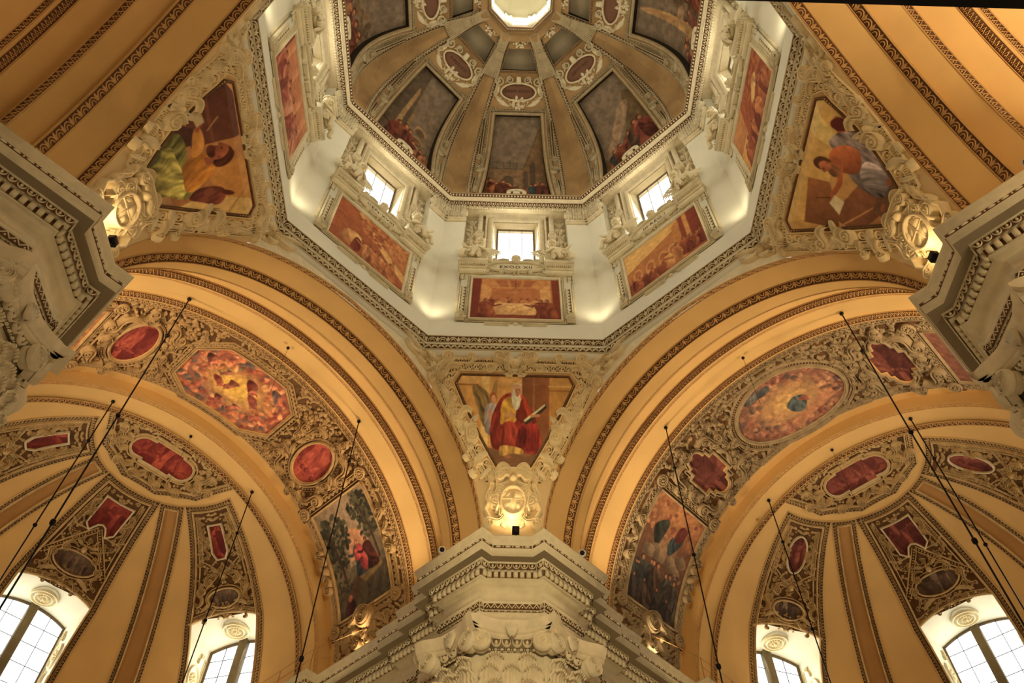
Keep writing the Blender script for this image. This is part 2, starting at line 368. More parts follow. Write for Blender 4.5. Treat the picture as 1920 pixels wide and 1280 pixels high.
class Paint:
    def __init__(s, u0, u1, v0, v1, step, seed=1):
        s.u0, s.u1, s.v0, s.v1 = u0, u1, v0, v1; s.nu = max(4, int((u1-u0)/step)); s.nv = max(4, int((v1-v0)/step)); s.seed = seed
        s.U, s.Vv = np.meshgrid(np.linspace(u0, u1, s.nu+1), np.linspace(v0, v1, s.nv+1), indexing='ij')
        s.C = np.zeros((s.nu+1, s.nv+1, 3)); s.step = step; s.k = 0
    def grad(s, c0, c1):
        q = ((s.Vv-s.v0)/(s.v1-s.v0))[..., None]; s.C = np.array(c0, float)/255*(1-q)+np.array(c1, float)/255*q; return s
    def put(s, m, c, shade=0., vdir=(.7, .5), fold=0., fs=9.):
        s.k += 1; c = np.array(c, float)/255*np.ones_like(s.C)
        if m.max() <= 0: return s
        on = m > .3
        if on.any() and (shade or fold):
            cu = s.U[on].mean(); cv = s.Vv[on].mean(); ru = s.U[on].std()*1.8+1e-3; rv = s.Vv[on].std()*1.8+1e-3
            q = -((s.U-cu)/ru*vdir[0]*-1+(s.Vv-cv)/rv*-vdir[1]); f = 1+shade*np.clip(q, -1.3, 1.3)
            if fold:
                r_ = np.random.RandomState(s.seed+s.k); sh = r_.uniform(-.7, .7); n1 = vaniso(s.U.shape, 5.5, 26, s.seed+s.k, sh); n2 = vaniso(s.U.shape, 2.6, 15, s.seed+s.k+50, sh+.3); f = f*(1+fold*3.0*(n1-.5)+fold*1.5*(n2-.5))
            c = c*f[..., None]
        s.C = s.C*(1-m[..., None])+np.clip(c, 0, 1)*m[..., None]; return s
    def ell(s, cu, cv, ru, rv, c, rot=0., soft=None, **k):
        a, b = math.cos(rot), math.sin(rot); x = (s.U-cu)*a+(s.Vv-cv)*b; y = -(s.U-cu)*b+(s.Vv-cv)*a
        d = np.sqrt((x/ru)**2+(y/rv)**2); so = soft if soft is not None else s.step/min(ru, rv)
        return s.put(np.clip((1-d)/max(so, 1e-3)+.5, 0, 1), c, **k)
    def poly(s, P, c, **k):
        P = np.asarray(P, float); ins = np.zeros(s.U.shape, bool); dm = np.full(s.U.shape, 1e9); n = len(P)
        for i in range(n):
            (x0, y0), (x1, y1) = P[i], P[(i+1) % n]
            if y0 != y1:
                cr = ((y0 > s.Vv) != (y1 > s.Vv)) & (s.U < (x1-x0)*(s.Vv-y0)/(y1-y0)+x0); ins ^= cr
            dx, dy = x1-x0, y1-y0; L = dx*dx+dy*dy+1e-12; t = np.clip(((s.U-x0)*dx+(s.Vv-y0)*dy)/L, 0, 1)
            dm = np.minimum(dm, (s.U-x0-t*dx)**2+(s.Vv-y0-t*dy)**2)
        dm = np.sqrt(dm)*np.where(ins, 1, -1); return s.put(np.clip(dm/s.step*.8+.5, 0, 1), c, **k)
    def blob(s, P, c, sub=5, **k):
        P = np.asarray(P, float); n = len(P); R = []
        for i in range(n):
            p0, p1, p2, p3 = P[i-1], P[i], P[(i+1) % n], P[(i+2) % n]
            for j in range(sub):
                t = j/sub; R.append(.5*((2*p1)+(-p0+p2)*t+(2*p0-5*p1+4*p2-p3)*t*t+(-p0+3*p1-3*p2+p3)*t**3))
        return s.poly(R, c, **k)
    def line(s, P, w, c, **k):
        dm = np.full(s.U.shape, 1e9)
        for (x0, y0), (x1, y1) in zip(P[:-1], P[1:]):
            dx, dy = x1-x0, y1-y0; L = dx*dx+dy*dy+1e-12; t = np.clip(((s.U-x0)*dx+(s.Vv-y0)*dy)/L, 0, 1)
            dm = np.minimum(dm, (s.U-x0-t*dx)**2+(s.Vv-y0-t*dy)**2)
        return s.put(np.clip((w/2-np.sqrt(dm))/s.step*.8+.5, 0, 1), c, **k)
    def glow(s, cu, cv, ru, rv, c, amt=.8):
        d = np.sqrt(((s.U-cu)/ru)**2+((s.Vv-cv)/rv)**2); m = np.clip(1-d, 0, 1)**.8*amt
        s.C = s.C*(1-m[..., None])+np.array(c, float)/255*m[..., None]; return s
    def mottle(s, a=.12, cell=7):
        for q, ce in ((a, cell), (a*.6, cell*.45)): s.C = s.C*(1+q*(vnoise(s.U.shape, max(2, ce), s.seed+int(ce*7))*2-1))[..., None]
        return s
    def foliage(s, cu, cv, r, cols, n=60, leafsz=.12):
        rr = np.random.RandomState(s.seed+int(abs(cu*31+cv*17)*10))
        for i in range(n):
            a = rr.rand()*2*PI; d = r*math.sqrt(rr.rand()); c = cols[rr.randint(len(cols))]; q = leafsz*(.6+.8*rr.rand())
            s.ell(cu+d*math.cos(a)*1.1, cv+d*math.sin(a), q, q*.6, c, rr.rand()*3)
    def person(s, x, y, h, robe, skin=(176, 118, 80), hair=(80, 48, 30), lean=0., cloak=None, arm=0., wide=1.):
        w = h*.20*wide; tx = x+lean*h
        s.blob([(x-w*1.1, y), (x-w*.9, y+h*.35), (tx-w*.95, y+h*.68), (tx-w*.5, y+h*.82), (tx+w*.5, y+h*.82), (tx+w*.95, y+h*.66), (x+w*.9, y+h*.3), (x+w*1.2, y)], robe, shade=.28, fold=.22)
        if cloak: s.blob([(x+w*.1, y+h*.05), (tx-w*.3, y+h*.5), (tx-w*.2, y+h*.8), (tx+w*.8, y+h*.76), (tx+w*1.1, y+h*.5), (x+w*1.3, y+h*.1)], cloak, shade=.3, fold=.25)
        if arm:
            s.line([(tx+w*.5*np.sign(arm), y+h*.72), (tx+w*1.2*np.sign(arm), y+h*.60), (tx+arm*h*.42, y+h*.68)], h*.075, robe, shade=.2)
            s.ell(tx+arm*h*.45, y+h*.69, h*.035, h*.03, skin)
        s.ell(tx, y+h*.9, h*.062, h*.078, hair); s.ell(tx+h*.016*np.sign(arm or 1), y+h*.885, h*.042, h*.055, skin, shade=.15)
    def mono(s, lo, hi, mixq=.9):
        L = (s.C*np.array([.35, .45, .2])).sum(-1); L = np.clip((L-L.min())/(L.max()-L.min()+1e-6), 0, 1)[..., None]
        s.C = s.C*(1-mixq)+(np.array(lo, float)/255*(1-L)+np.array(hi, float)/255*L)*mixq; return s
    def canvas(s, f, w=.0, keep=None, base=(0, 0, 0), name='painted_canvas', gain=1.0):
        m = M(f); ku = s.u1-s.u0; kv = s.v1-s.v0
        m.grid(lambda a, b: (s.u0+ku*a, s.v0+kv*b, w+0*a), s.nu, s.nv, keep=(lambda a, b: keep(s.u0+ku*a, s.v0+kv*b)) if keep else None)
        c = np.clip(s.C, 0, 1).reshape(-1, 3)*gain; lum = c.mean(1, keepdims=True); c = c*.86+lum*.14; c = np.where(c <= .04045, c/12.92, ((c+.055)/1.055)**2.4)
        c = np.hstack([c, np.ones((len(c), 1))]); return m.mesh(name, 'paint', base, True, c)
def inpoly(P):
    P = [tuple(p) for p in P]
    def k(u, v):
        ins = np.zeros(np.shape(u), bool)
        for i in range(len(P)):
            (x0, y0), (x1, y1) = P[i], P[(i+1) % len(P)]
            if y0 != y1: ins ^= ((y0 > v) != (y1 > v)) & (u < (x1-x0)*(v-y0)/(y1-y0)+x0)
        return ins
    return k
def inell(cu, cv, ru, rv): return lambda u, v: ((u-cu)/ru)**2+((v-cv)/rv)**2 < 1
# ================================================================ local frames of the building (canonical azimuth 0, objects are turned about z)
H0 = 20.0
def f_face(R): return lambda V: np.stack([R-V[:, 2], -V[:, 0], V[:, 1]], 1)
def f_bar(r):
    def f(V):
        a = V[:, 0]/r; q = r-V[:, 2]; return np.stack([V[:, 1], -q*np.sin(a), H0+q*np.cos(a)], 1)
    return f
RA = 9.3
def f_apse(c=0., R=RA):
    c = math.radians(c)
    def f(V):
        ph = V[:, 1]/R; q = R-V[:, 2]; th = c+np.arcsin(np.clip(V[:, 0]/(R*np.cos(ph)+1e-6), -1, 1))
        return np.stack([22.5+q*np.cos(ph)*np.cos(th), -q*np.cos(ph)*np.sin(th), H0+q*np.sin(ph)], 1)
    return f
def xcz(z): xa = np.sqrt(np.clip(7.93**2-(z-20)**2, 0, None)); return np.maximum(xa, 3.86+(28.26-z)*.35)
def f_pend(V):                                       # pendentive, wrapped round its edges onto the arch walls
    z = V[:, 1]; x = xcz(z); hf = (9.45-x)/math.sqrt(2); D = (9.45+x)/math.sqrt(2)
    u = np.clip(V[:, 0], -hf, hf); e = V[:, 0]-u; s2 = 1/math.sqrt(2)
    w = V[:, 2]; ex = np.abs(e); on = ex > 1e-6
    X = D-w - ex*s2; Y = -u-e*s2
    X = np.where(on, D-ex*s2-w*s2, X); Y = np.where(on, -u-e*s2+np.sign(e)*w*s2, Y)
    return np.stack([X, Y, z], 1)
_ps = np.linspace(0, PI/2, 200); _R = 8.72*np.cos(_ps)**(2/2.8); _Z = 42.5+7.35*np.sin(_ps)**(2/2.8)
_S = np.concatenate([[0], np.cumsum(np.hypot(np.diff(_R), np.diff(_Z)))])
def vR(R): return float(np.interp(-R, -_R, _S))
def Rv(v): return np.interp(v, _S, _R)
def f_dome(V):
    v = V[:, 1]; R = np.interp(v, _S, _R); Z = np.interp(v, _S, _Z); e = .05
    dR = np.interp(v+e, _S, _R)-np.interp(v-e, _S, _R); dZ = np.interp(v+e, _S, _Z)-np.interp(v-e, _S, _Z); L = np.hypot(dR, dZ)+1e-9
    nR, nZ = -dZ/L, dR/L; w = V[:, 2]
    return np.stack([R+nR*w, -V[:, 0], Z+nZ*w], 1)
T8 = math.tan(PI/8)
def ring8(prof, name, mt, base=(0, 0, 0)):
    m = M()
    for k in range(8):
        a0, a1 = (k-.5)*PI/4, (k+.5)*PI/4; V = []
        for R, z in prof:
            q = R/math.cos(PI/8); V += [(q*math.cos(a0), q*math.sin(a0), z), (q*math.cos(a1), q*math.sin(a1), z)]
        m.add(V, [(2*i, 2*i+1, 2*i+3, 2*i+2) for i in range(len(prof)-1)])
    return m.mesh(name, mt, base)
SIDE = ['far left', 'left', 'upper left', 'upper right']
ARM = {0: 'lower right', 1: 'lower left', 2: 'upper left', 3: 'upper right'}

# ---------------------------------------------------------------- floor and outer walls
m = M(); m.add([(-26, -26, -1.6), (34, -26, -1.6), (34, 34, -1.6), (-26, 34, -1.6)], [(0, 1, 2, 3)])
single('floor', m.mesh('floor', 'floor'), 'marble church floor below the crossing', 'floor', kind='structure')

# ---------------------------------------------------------------- arms: stepped arches and barrel vault
PROFS = [[(9.45, 7.93), (9.49, 7.93), (9.78, 8.12), (10.78, 8.12), (11.06, 7.94), (11.1, 7.93), (11.1, 8.3)],
         [(11.1, 8.3), (11.93, 8.3), (12.16, 8.58), (12.16, 9.4)],
         [(12.16, 9.4), (13.22, 9.4), (13.49, 9.28), (13.56, 9.28), (13.6, 9.3), (13.82, 9.5)],
         [(13.82, 9.5), (14.84, 9.5), (15.1, 9.42), (15.16, 9.42), (15.16, 9.6)]]
def arch_mesh(prof, name, mt, nt=96):
    m = M()
    for (Y0, r0), (Y1, r1) in zip(prof[:-1], prof[1:]):
        m.grid(lambda a, b: (Y0+(Y1-Y0)*b, -(r0+(r1-r0)*b)*np.cos(a*PI), H0+(r0+(r1-r0)*b)*np.sin(a*PI)), nt, 1)
    return m.mesh(name, mt)
me_arch = [arch_mesh(p, 'arch_ring', 'ochre') for p in PROFS]
def f_cone(Y0, r0, Y1, r1):                          # u along the arch, v 0..L across the sloping band
    L = math.hypot(Y1-Y0, r1-r0); rm = (r0+r1)/2
    def f(V):
        q = V[:, 1]/L; r = r0+(r1-r0)*q-V[:, 2]*(Y1-Y0)/L; Y = Y0+(Y1-Y0)*q+V[:, 2]*(r1-r0)/L; a = V[:, 0]/rm
        return np.stack([Y, -r*np.sin(a), H0+r*np.cos(a)], 1)
    return f, L, rm
def cone_band(Y0, r0, Y1, r1, kind, pitch, h=.04, flip=False, fil=.03):
    f, W_, rm = f_cone(Y0, r0, Y1, r1); m, g = M(f), M(f); Lh = rm*PI*.499; n = 64; sg = 2*Lh/(n-1)
    band(m, g, [(u, W_/2) for u in np.linspace(-Lh, Lh, n)], W_*.96, kind, sg/max(1, round(sg/pitch)), h, fil=fil, sub=0, flip=flip)
    return m, g
def ring_band(Y0, Y1, r, kind, pitch, h=.05): return cone_band(Y0, r, Y1, r, kind, pitch, h)
BANDS = [(9.49, 7.935, 9.78, 8.12, 'arc', .40), (10.78, 8.115, 11.06, 7.94, 'arc', .40), (11.93, 8.3, 12.16, 8.58, 'zig', .17), (13.22, 9.395, 13.49, 9.285, 'zig', .18), (13.6, 9.3, 13.82, 9.49, 'zig', .18), (14.84, 9.495, 15.1, 9.425, 'zig', .16)]
mb, gb = [], []
for b in BANDS: m, g = cone_band(*b); mb.append(m); gb.append(g)
def merge(ms, name, mt, **k):
    A = M()
    for B in ms:
        A.V += B.V; A.Q += [q+A.n for q in B.Q]; A.T += [q+A.n for q in B.T]; A.n += B.n
    return A.mesh(name, mt, **k)
me_bands, me_bandg = merge(mb, 'leaf_bands', 'stuccoO'), merge(gb, 'band_ground', 'ground')
for k in range(4):
    t = thing('ceiling_arch', 'stepped ochre arches with dark leaf borders at the %s of the crossing' % ARM[k], 'arch', az=k*PI/2, kind='structure')
    for me in me_arch: part(t, 'arch_ring', me)
    part(t, 'leaf_band', me_bands, 'cream leaf motifs in rows', kind='stuff'); part(t, 'band_ground', me_bandg, 'dark brown ground of the leaf borders')
# barrel vaults
me_barrel = arch_mesh([(15.16, 9.6), (20.2, 9.6), (20.25, 9.95), (21.05, 9.95), (21.05, 9.38), (22.5, 9.22), (22.5, 9.34)], 'barrel_vault', 'ochre')
me_near = arch_mesh([(15.16, 9.6), (17, 9.6), (17, 9.3), (19, 9.3), (19, 9.6), (24, 9.6)], 'barrel_vault', 'ochre')
m, g = ring_band(22.14, 22.44, 9.2, 'zig', .2); me_e5 = (m.mesh('leaf_band', 'stuccoO'), g.mesh('band_ground', 'ground'))
m, g = ring_band(21.1, 21.24, 9.35, 'dot', .2); me_e4 = m.mesh('bead_band', 'stuccoO')
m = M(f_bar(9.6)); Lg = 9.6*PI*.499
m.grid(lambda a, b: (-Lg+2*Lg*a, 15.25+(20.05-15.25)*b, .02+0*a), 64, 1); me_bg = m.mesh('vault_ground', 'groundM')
for k in range(4):
    if k < 2:
        t = thing('ceiling_vault', 'ochre barrel vault between the crossing and the %s apse' % ARM[k], 'vault', az=k*PI/2, kind='structure')
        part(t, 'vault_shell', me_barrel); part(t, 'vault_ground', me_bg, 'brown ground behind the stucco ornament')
        part(t, 'leaf_band', me_e5[0], kind='stuff'); part(t, 'band_ground', me_e5[1]); part(t, 'bead_band', me_e4, kind='stuff')
    else:
        t = thing('ceiling_vault', 'plain ochre barrel vault running off at the %s' % ARM[k], 'vault', az=k*PI/2, kind='structure')
        part(t, 'vault_shell', me_near)
        m = M(); m.add([(24, -10, -1.6), (24, 10, -1.6), (24, 10, 31), (24, -10, 31)], [(0, 1, 2, 3)])
        part(t, 'end_wall', m.mesh('end_wall', 'ochre'))

# ---------------------------------------------------------------- piers with entablature
PLAN_ARM = [(8.1, 24.0), (8.1, 19.9), (8.7, 19.9), (8.7, 15.95), (8.45, 15.95), (8.45, 14.4), (8.13, 14.4), (8.13, 12.85), (7.53, 12.85), (7.53, 12.12), (7.02, 12.12)]
PLAN = PLAN_ARM+[(7.02, 8.56), (7.62, 8.56), (8.56, 7.62), (8.56, 7.02)]+[(y, x) for x, y in PLAN_ARM[::-1]]
EPROF = [(.9, 20.0), (0, 20.0), (0, 19.93), (.02, 19.90), (.02, 19.84), (.07, 19.76), (.10, 19.62), (.10, 19.48), (.12, 19.46), (.12, 19.16), (.42, 19.16), (.43, 19.14), (.50, 18.86), (.60, 18.86),
         (.60, 18.58), (.66, 18.58), (.70, 18.48), (.80, 18.40), (.86, 18.38), (.86, 17.72), (.68, 17.72), (.72, 17.66), (.78, 17.40), (.80, 17.38), (.80, 17.00), (.76, 17.00), (.84, 16.78), (.86, 16.76)]
def sweep(plan, prof, name, mt):
    m = M(); n = len(plan); V = []
    for q, z in prof:
        P = offs(plan, q); V.append(np.hstack([P, np.full((n, 1), z)]))
    V = np.array(V); Q = []
    for i in range(len(prof)-1):
        for j in range(n-1): Q.append((i*n+j, i*n+j+1, (i+1)*n+j+1, (i+1)*n+j))
    m.add(V.reshape(-1, 3), Q); return m.mesh(name, mt)
def plan_frames(q, i0=0, i1=None):
    P = offs(PLAN, q); out = []
    for i in range(i0, (i1 or len(P)-1)):
        a, b = P[i], P[i+1]; d = b-a; L = np.linalg.norm(d); d = d/L; nl = np.array([-d[1], d[0]])
        # looking at the face from the room the right hand is -d direction; keep u along d
        out.append((a, d, nl, L, (lambda V, a=a, d=d, nl=nl: np.stack([a[0]+d[0]*V[:, 0]-nl[0]*V[:, 2], a[1]+d[1]*V[:, 0]-nl[1]*V[:, 2], V[:, 1]], 1))))
    return out
me_ent = sweep(PLAN, EPROF, 'cornice', 'stuccoW')
me_shaft = sweep(PLAN, [(.86, 16.76), (.86, -1.6)], 'pier_shaft', 'stuccoW')
def merge(ms, name, mt, **k):
    A = M()
    for B in ms:
        A.V += B.V; A.Q += [q+A.n for q in B.Q]; A.T += [q+A.n for q in B.T]; A.n += B.n
    return A.mesh(name, mt, **k)
ms, gs, bd, dk = [], [], [], []
EB = [(.455, 18.985, .26, 'egg', .27, .06, 'e'), (.10, 19.55, .11, 'bead', .36, .05, 'b'), (.74, 17.53, .25, 'zig', .24, .04, 'e'), (.795, 17.36, .05, 'bead', .22, .03, 'b'), (.80, 16.89, .19, 'egg', .22, .05, 'e')]
for q, z, w, kd, p, h, _ in EB:
    for a, d, nl, L, f in plan_frames(q):
        if L < .05: continue
        m, g = M(f), M(f); band(m, g, [(0.02, z), (L-.02, z)], w, kd, p, h, fil=.0, sub=0)
        # motifs hang: flip so that the round side points down
        ms.append(m); gs.append(g)
me_eorn, me_egr = merge(ms, 'moulding_ornament', 'stuccoW'), merge(gs, 'moulding_ground', 'ground')
mdt = M(); mdt.box(-.075, .075, -.13, .13, 0, .12); me_dent = mdt.mesh('dentil', 'stuccoW')
gs = []
for a, d, nl, L, f in plan_frames(.595):
    if L > .05: g = M(f); g.rect(0, L, 18.585, 18.855, .004); gs.append(g)
me_dgr = merge(gs, 'dentil_ground', 'ground')
# dark corona soffit
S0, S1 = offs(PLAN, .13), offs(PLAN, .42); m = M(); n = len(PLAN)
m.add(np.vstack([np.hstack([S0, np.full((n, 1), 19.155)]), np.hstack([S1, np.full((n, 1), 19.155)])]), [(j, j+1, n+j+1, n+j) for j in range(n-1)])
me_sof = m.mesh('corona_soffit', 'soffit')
# thin dark shadow joint on the cornice lip
PIERN = {0: 'bottom centre, under the painting of the old man with a book', 1: 'left edge of the picture', 3: 'right edge of the picture', 2: 'near side of the crossing, out of view'}
piers = {}
for k in range(4):
    t = thing('wall_pier', 'cream stucco entablature and pier at the '+PIERN[k], 'pier', az=k*PI/2, kind='structure'); piers[k] = t
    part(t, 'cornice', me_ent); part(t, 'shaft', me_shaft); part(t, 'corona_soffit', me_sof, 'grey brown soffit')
    part(t, 'moulding_ornament', me_eorn, kind='stuff'); part(t, 'moulding_ground', me_egr)
    part(t, 'dentil_ground', me_dgr)
    if k == 2: continue
    for i, (a, d, nl, L, f) in enumerate(plan_frames(.60)):
        if i < 2 or i > len(PLAN)-4 or L < .2: continue
        nn = max(1, int(round(L/.235))); ang = math.atan2(-nl[1], -nl[0])
        for j in range(nn):
            c = a+d*L*(j+.5)/nn
            o = part(t, 'dentil', me_dent); R = Matrix(((d[0], 0, -nl[0]), (d[1], 0, -nl[1]), (0, 1, 0))).to_4x4(); R.translation = Vector((c[0], c[1], 18.72)); o.matrix_local = R
# ---------------------------------------------------------------- composite capitals
def leaf_mesh():
    m = M()
    def fn(a, b):
        x = (a-.5)*2; lob = .78+.22*np.abs(np.cos(b*10.5)); w = (.46-.20*b**2)*lob; w = np.where(b > .97, w*.5, w)
        curl = np.clip(b-.66, 0, 1)/.34; out = .05+.10*b+.34*curl**1.2-.10*curl**3; vv = b*1.05-.20*curl**2
        return (x*w, vv, out*(1-.22*x*x)-.10*np.abs(x)**3*curl+.035*np.cos(x*15+.0*b)*(1-.3*b)+.035*(1-np.abs(x))**2)
    m.grid(fn, 20, 26); 
    for q in range(7): m.bump((q-3)*.09, .86-.012*abs(q-3)**2, .04, .07, .09, 6, .34-.02*abs(q-3))
    return m.mesh('acanthus_leaf', 'stucco', smooth=True)
me_leaf = leaf_mesh()
def volute_mesh(sgn):
    m = M(); m.ring(0, 0, .30, .30, .09, 0, .16, 16); m.bump(0, 0, .31, .31, .08, 16, .05)
    m.spiral(0, 0, .30, 2.1, PI/2, sgn, .09, .08, .20, 12); m.bump(0, 0, .07, .07, .24, 8)
    m.slab([(.31*math.cos(a), .31*math.sin(a)) for a in np.linspace(0, 2*PI, 17)[:-1]], -.25, .06); return m.mesh('volute', 'stucco')
me_vol = [volute_mesh(1), volute_mesh(-1)]
def facing(o, a, d, nl, u, z, w=0., sc=1.):
    c = a+d*u-nl*w; R = Matrix(((d[0], 0, -nl[0]), (d[1], 0, -nl[1]), (0, 1, 0))).to_4x4(); R.translation = Vector((c[0], c[1], z)); o.matrix_local = R @ Matrix.Scale(sc, 4)
CAPN = {0: 'leafy composite capital at the bottom centre of the picture', 1: 'composite capital cut off by the left picture edge', 3: 'composite capital cut off by the right picture edge'}
abac, eggs, egg_g, flor = [], [], [], []
fr = plan_frames(.86)
segi = [i for i in range(len(fr)) if 10 <= i <= 14]
for i in (10, 12, 14):
    a, d, nl, L, f = fr[i]
    L2 = min(L, 2.05); off = 0 if i != 10 else L-L2
    def fa(V, a=a, d=d, nl=nl, off=off, L2=L2):
        cur = .26+.30*np.clip(2*(V[:, 0]/L2-.5), -1.12, 1.12)**2; W_ = V[:, 2]+cur; return np.stack([a[0]+d[0]*(V[:, 0]+off)-nl[0]*W_, a[1]+d[1]*(V[:, 0]+off)-nl[1]*W_, V[:, 1]], 1)
    m = M(fa)
    for (z0, z1, w0, w1) in ((16.42, 16.75, -.7, .16), (16.32, 16.42, -.7, .06), (16.20, 16.32, -.7, .0)):
        P = [(-.22, z0, w0), ]
        m.grid(lambda p, q: (-.42+(L2+.84)*p, z0+(z1-z0)*q, w1-.10*(1-q)**2+0*p), 14, 3)
        m.grid(lambda p, q: (-.42+(L2+.84)*p, z0+0*p, w0+(w1-.10-w0)*q), 14, 1); m.grid(lambda p, q: (-.42+(L2+.84)*p, z1+0*p, w0+(w1-w0)*q), 14, 1)
    abac.append(m)
    m = M(lambda V, a=a, d=d, nl=nl, off=off: np.stack([a[0]+d[0]*(V[:, 0]+off)-nl[0]*V[:, 2], a[1]+d[1]*(V[:, 0]+off)-nl[1]*V[:, 2], V[:, 1]], 1)); g = M(m.f)
    g.box(.05, L2-.05, 15.9, 16.2, 0, .2)
    band(m, None, [(.35, 16.04), (L2-.35, 16.04)], .32, 'egg', .34, .12, fil=0, w0=.2)
    band(m, None, [(.2, 15.83), (L2-.2, 15.83)], .10, 'bead', .2, .08, fil=0, w0=.16)
    eggs.append(m); egg_g.append(g)
    m2 = M(m.f)
    for q in range(5): m2.leaf((L2/2, 16.15), (L2/2+(q-2)*.10, 16.72-.06*abs(q-2)), .14, .38, .55, n=4)
    flor.append(m2)
me_cf = sweep(PLAN[10:15], [(.42, 16.77), (.44, 16.55), (.60, 16.34), (.86, 16.2)], 'abacus_core', 'stucco')
me_ab, me_eg, me_egg, me_fl = merge(abac, 'abacus', 'stucco'), merge(eggs, 'egg_moulding', 'stucco'), merge(egg_g, 'moulding_core', 'groundG'), merge(flor, 'fleuron', 'stucco')
for k in (0, 1, 3):
    t = thing('capital', CAPN[k], 'capital', az=k*PI/2, kind='structure', group='composite capitals of the crossing piers')
    part(t, 'abacus', me_ab); part(t, 'abacus_core', me_cf); part(t, 'egg_moulding', me_eg, kind='stuff'); part(t, 'moulding_core', me_egg); part(t, 'fleuron', me_fl)
    for i in (10, 12, 14):
        a, d, nl, L, f = fr[i]; L2 = min(L, 2.05); off = 0 if i != 10 else L-L2
        for e, (u, sg) in enumerate(((.02, 0), (L2-.02, 1))):
            o = part(t, 'volute', me_vol[sg]); facing(o, a, d, nl, off+u, 15.98, .42)
        for row, (z, cnt, sc, w) in enumerate(((14.85, 2, .92, .06), (14.35, 3, .92, .20), (13.75, 2, .95, .30))):
            for j in range(cnt):
                o = part(t, 'acanthus_leaf', me_leaf); facing(o, a, d, nl, off+L2*(j+.5)/cnt, z, w-.08, sc)
# frieze rinceau between the pilasters inside the arms
fr = plan_frames(.86); m = M()
for i in (2, 3, 4, 5, len(fr)-3, len(fr)-4, len(fr)-5, len(fr)-6):
    a, d, nl, L, f = fr[i]
    if L < 1: continue
    mm = M(f); n = max(1, int(L/.5))
    for j in range(n):
        u = (j+.5)*L/n; mm.scroll((u-.2, 14.6), (u+.15, 15.3), .3, .14, .06, 0, .08); mm.scroll((u+.2, 16.6), (u-.1, 15.9), .3, .13, .06, 0, .08); mm.leaf((u, 15.2), (u+.12, 15.8), .2, 0, .08); mm.leaf((u, 16.0), (u-.15, 16.5), .18, 0, .08)
    m.V += mm.V; m.Q += [q+m.n for q in mm.Q]; m.T += [q+m.n for q in mm.T]; m.n += mm.n
me_frz = m.mesh('frieze_scrolls', 'stucco')
for k in (0, 1, 3): part(piers[k], 'frieze_scrolls', me_frz, kind='stuff')

# ---------------------------------------------------------------- pendentives, spandrels, ring cornice
m = M(f_pend)
m.grid(lambda a, b: ((a-.5)*2*(9.45-xcz(20+8.3*b))/math.sqrt(2), 20+8.3*b, 0*a), 12, 40); me_pen = m.mesh('pendentive', 'pend', smooth=True)
m = M()
for s in (-1, 1):
    def fn(a, b, s=s):
        z = 20+8.3*b; xa = np.sqrt(np.clip(7.93**2-(z-20)**2, 0, None)); x = xa+(xcz(z)-xa)*a; return (9.45+0*a, s*x, z)
    m.grid(fn, 6, 50)
me_span = m.mesh('spandrel_wall', 'stuccoW')
for k in range(4):
    t = thing('wall_pendentive', 'curved cream pendentive %s' % ['above the bottom centre pier', 'above the left pier', 'above the near pier', 'above the right pier'][k], 'pendentive', az=PI/4+k*PI/2, kind='structure')
    part(t, 'pendentive_surface', me_pen)
    single('wall_spandrel', me_span, 'thin cream spandrel over the %s arch' % ARM[k], 'wall', az=k*PI/2, kind='structure')
# ---------------------------------------------------------------- drum
t = thing('trim_1', 'octagonal cornice with two leaf bands at the foot of the drum', 'cornice', kind='structure')
part(t, 'cornice_ring', ring8([(9.7, 28.0), (9.46, 28.0), (9.42, 28.22), (9.37, 28.25), (9.37, 28.36), (9.36, 28.38), (9.28, 28.58), (9.27, 28.6), (9.27, 28.72), (9.28, 28.74), (9.16, 29.04), (9.2, 29.07), (9.26, 30.3), (9.3, 30.36), (9.3, 30.46), (9.5, 30.46)], 'cornice_ring', 'white'))
def f_slope(R0, z0, R1, z1):
    L = math.hypot(R1-R0, z1-z0); tR, tz = (R1-R0)/L, (z1-z0)/L; nR, nz = -tz, tR      # normal into the room and down
    return (lambda V: np.stack([R0+tR*V[:, 1]+nR*V[:, 2], -V[:, 0], z0+tz*V[:, 1]+nz*V[:, 2]], 1)), L
def slope_band(R0, z0, R1, z1, kind, pitch, h=.05, fil=.03, flip=False, hw=None):
    f, L = f_slope(R0, z0, R1, z1); m, g = M(f), M(f); x = hw or min(R0, R1)*T8
    band(m, g, [(-x, L/2), (x, L/2)], L*.95, kind, pitch, h, fil=fil, flip=flip, sub=0); return m, g
ms, gs = [], []
for a_ in ((9.36, 28.38, 9.28, 28.58, 'leafy', .27), (9.28, 28.74, 9.16, 29.04, 'arc', .44)):
    m, g = slope_band(*a_); ms.append(m); gs.append(g)
me1, me2 = merge(ms, 'leaf_bands', 'stuccoW'), merge(gs, 'band_ground', 'ground')
for k in range(8):
    part(t, 'leaf_bands', me1, kind='stuff', rot=(0, 0, k*PI/4)); part(t, 'band_ground', me2, rot=(0, 0, k*PI/4))
RW, RWI = 9.36, 9.85
WZ0, WZ1, WH = 36.6, 41.15, 1.22
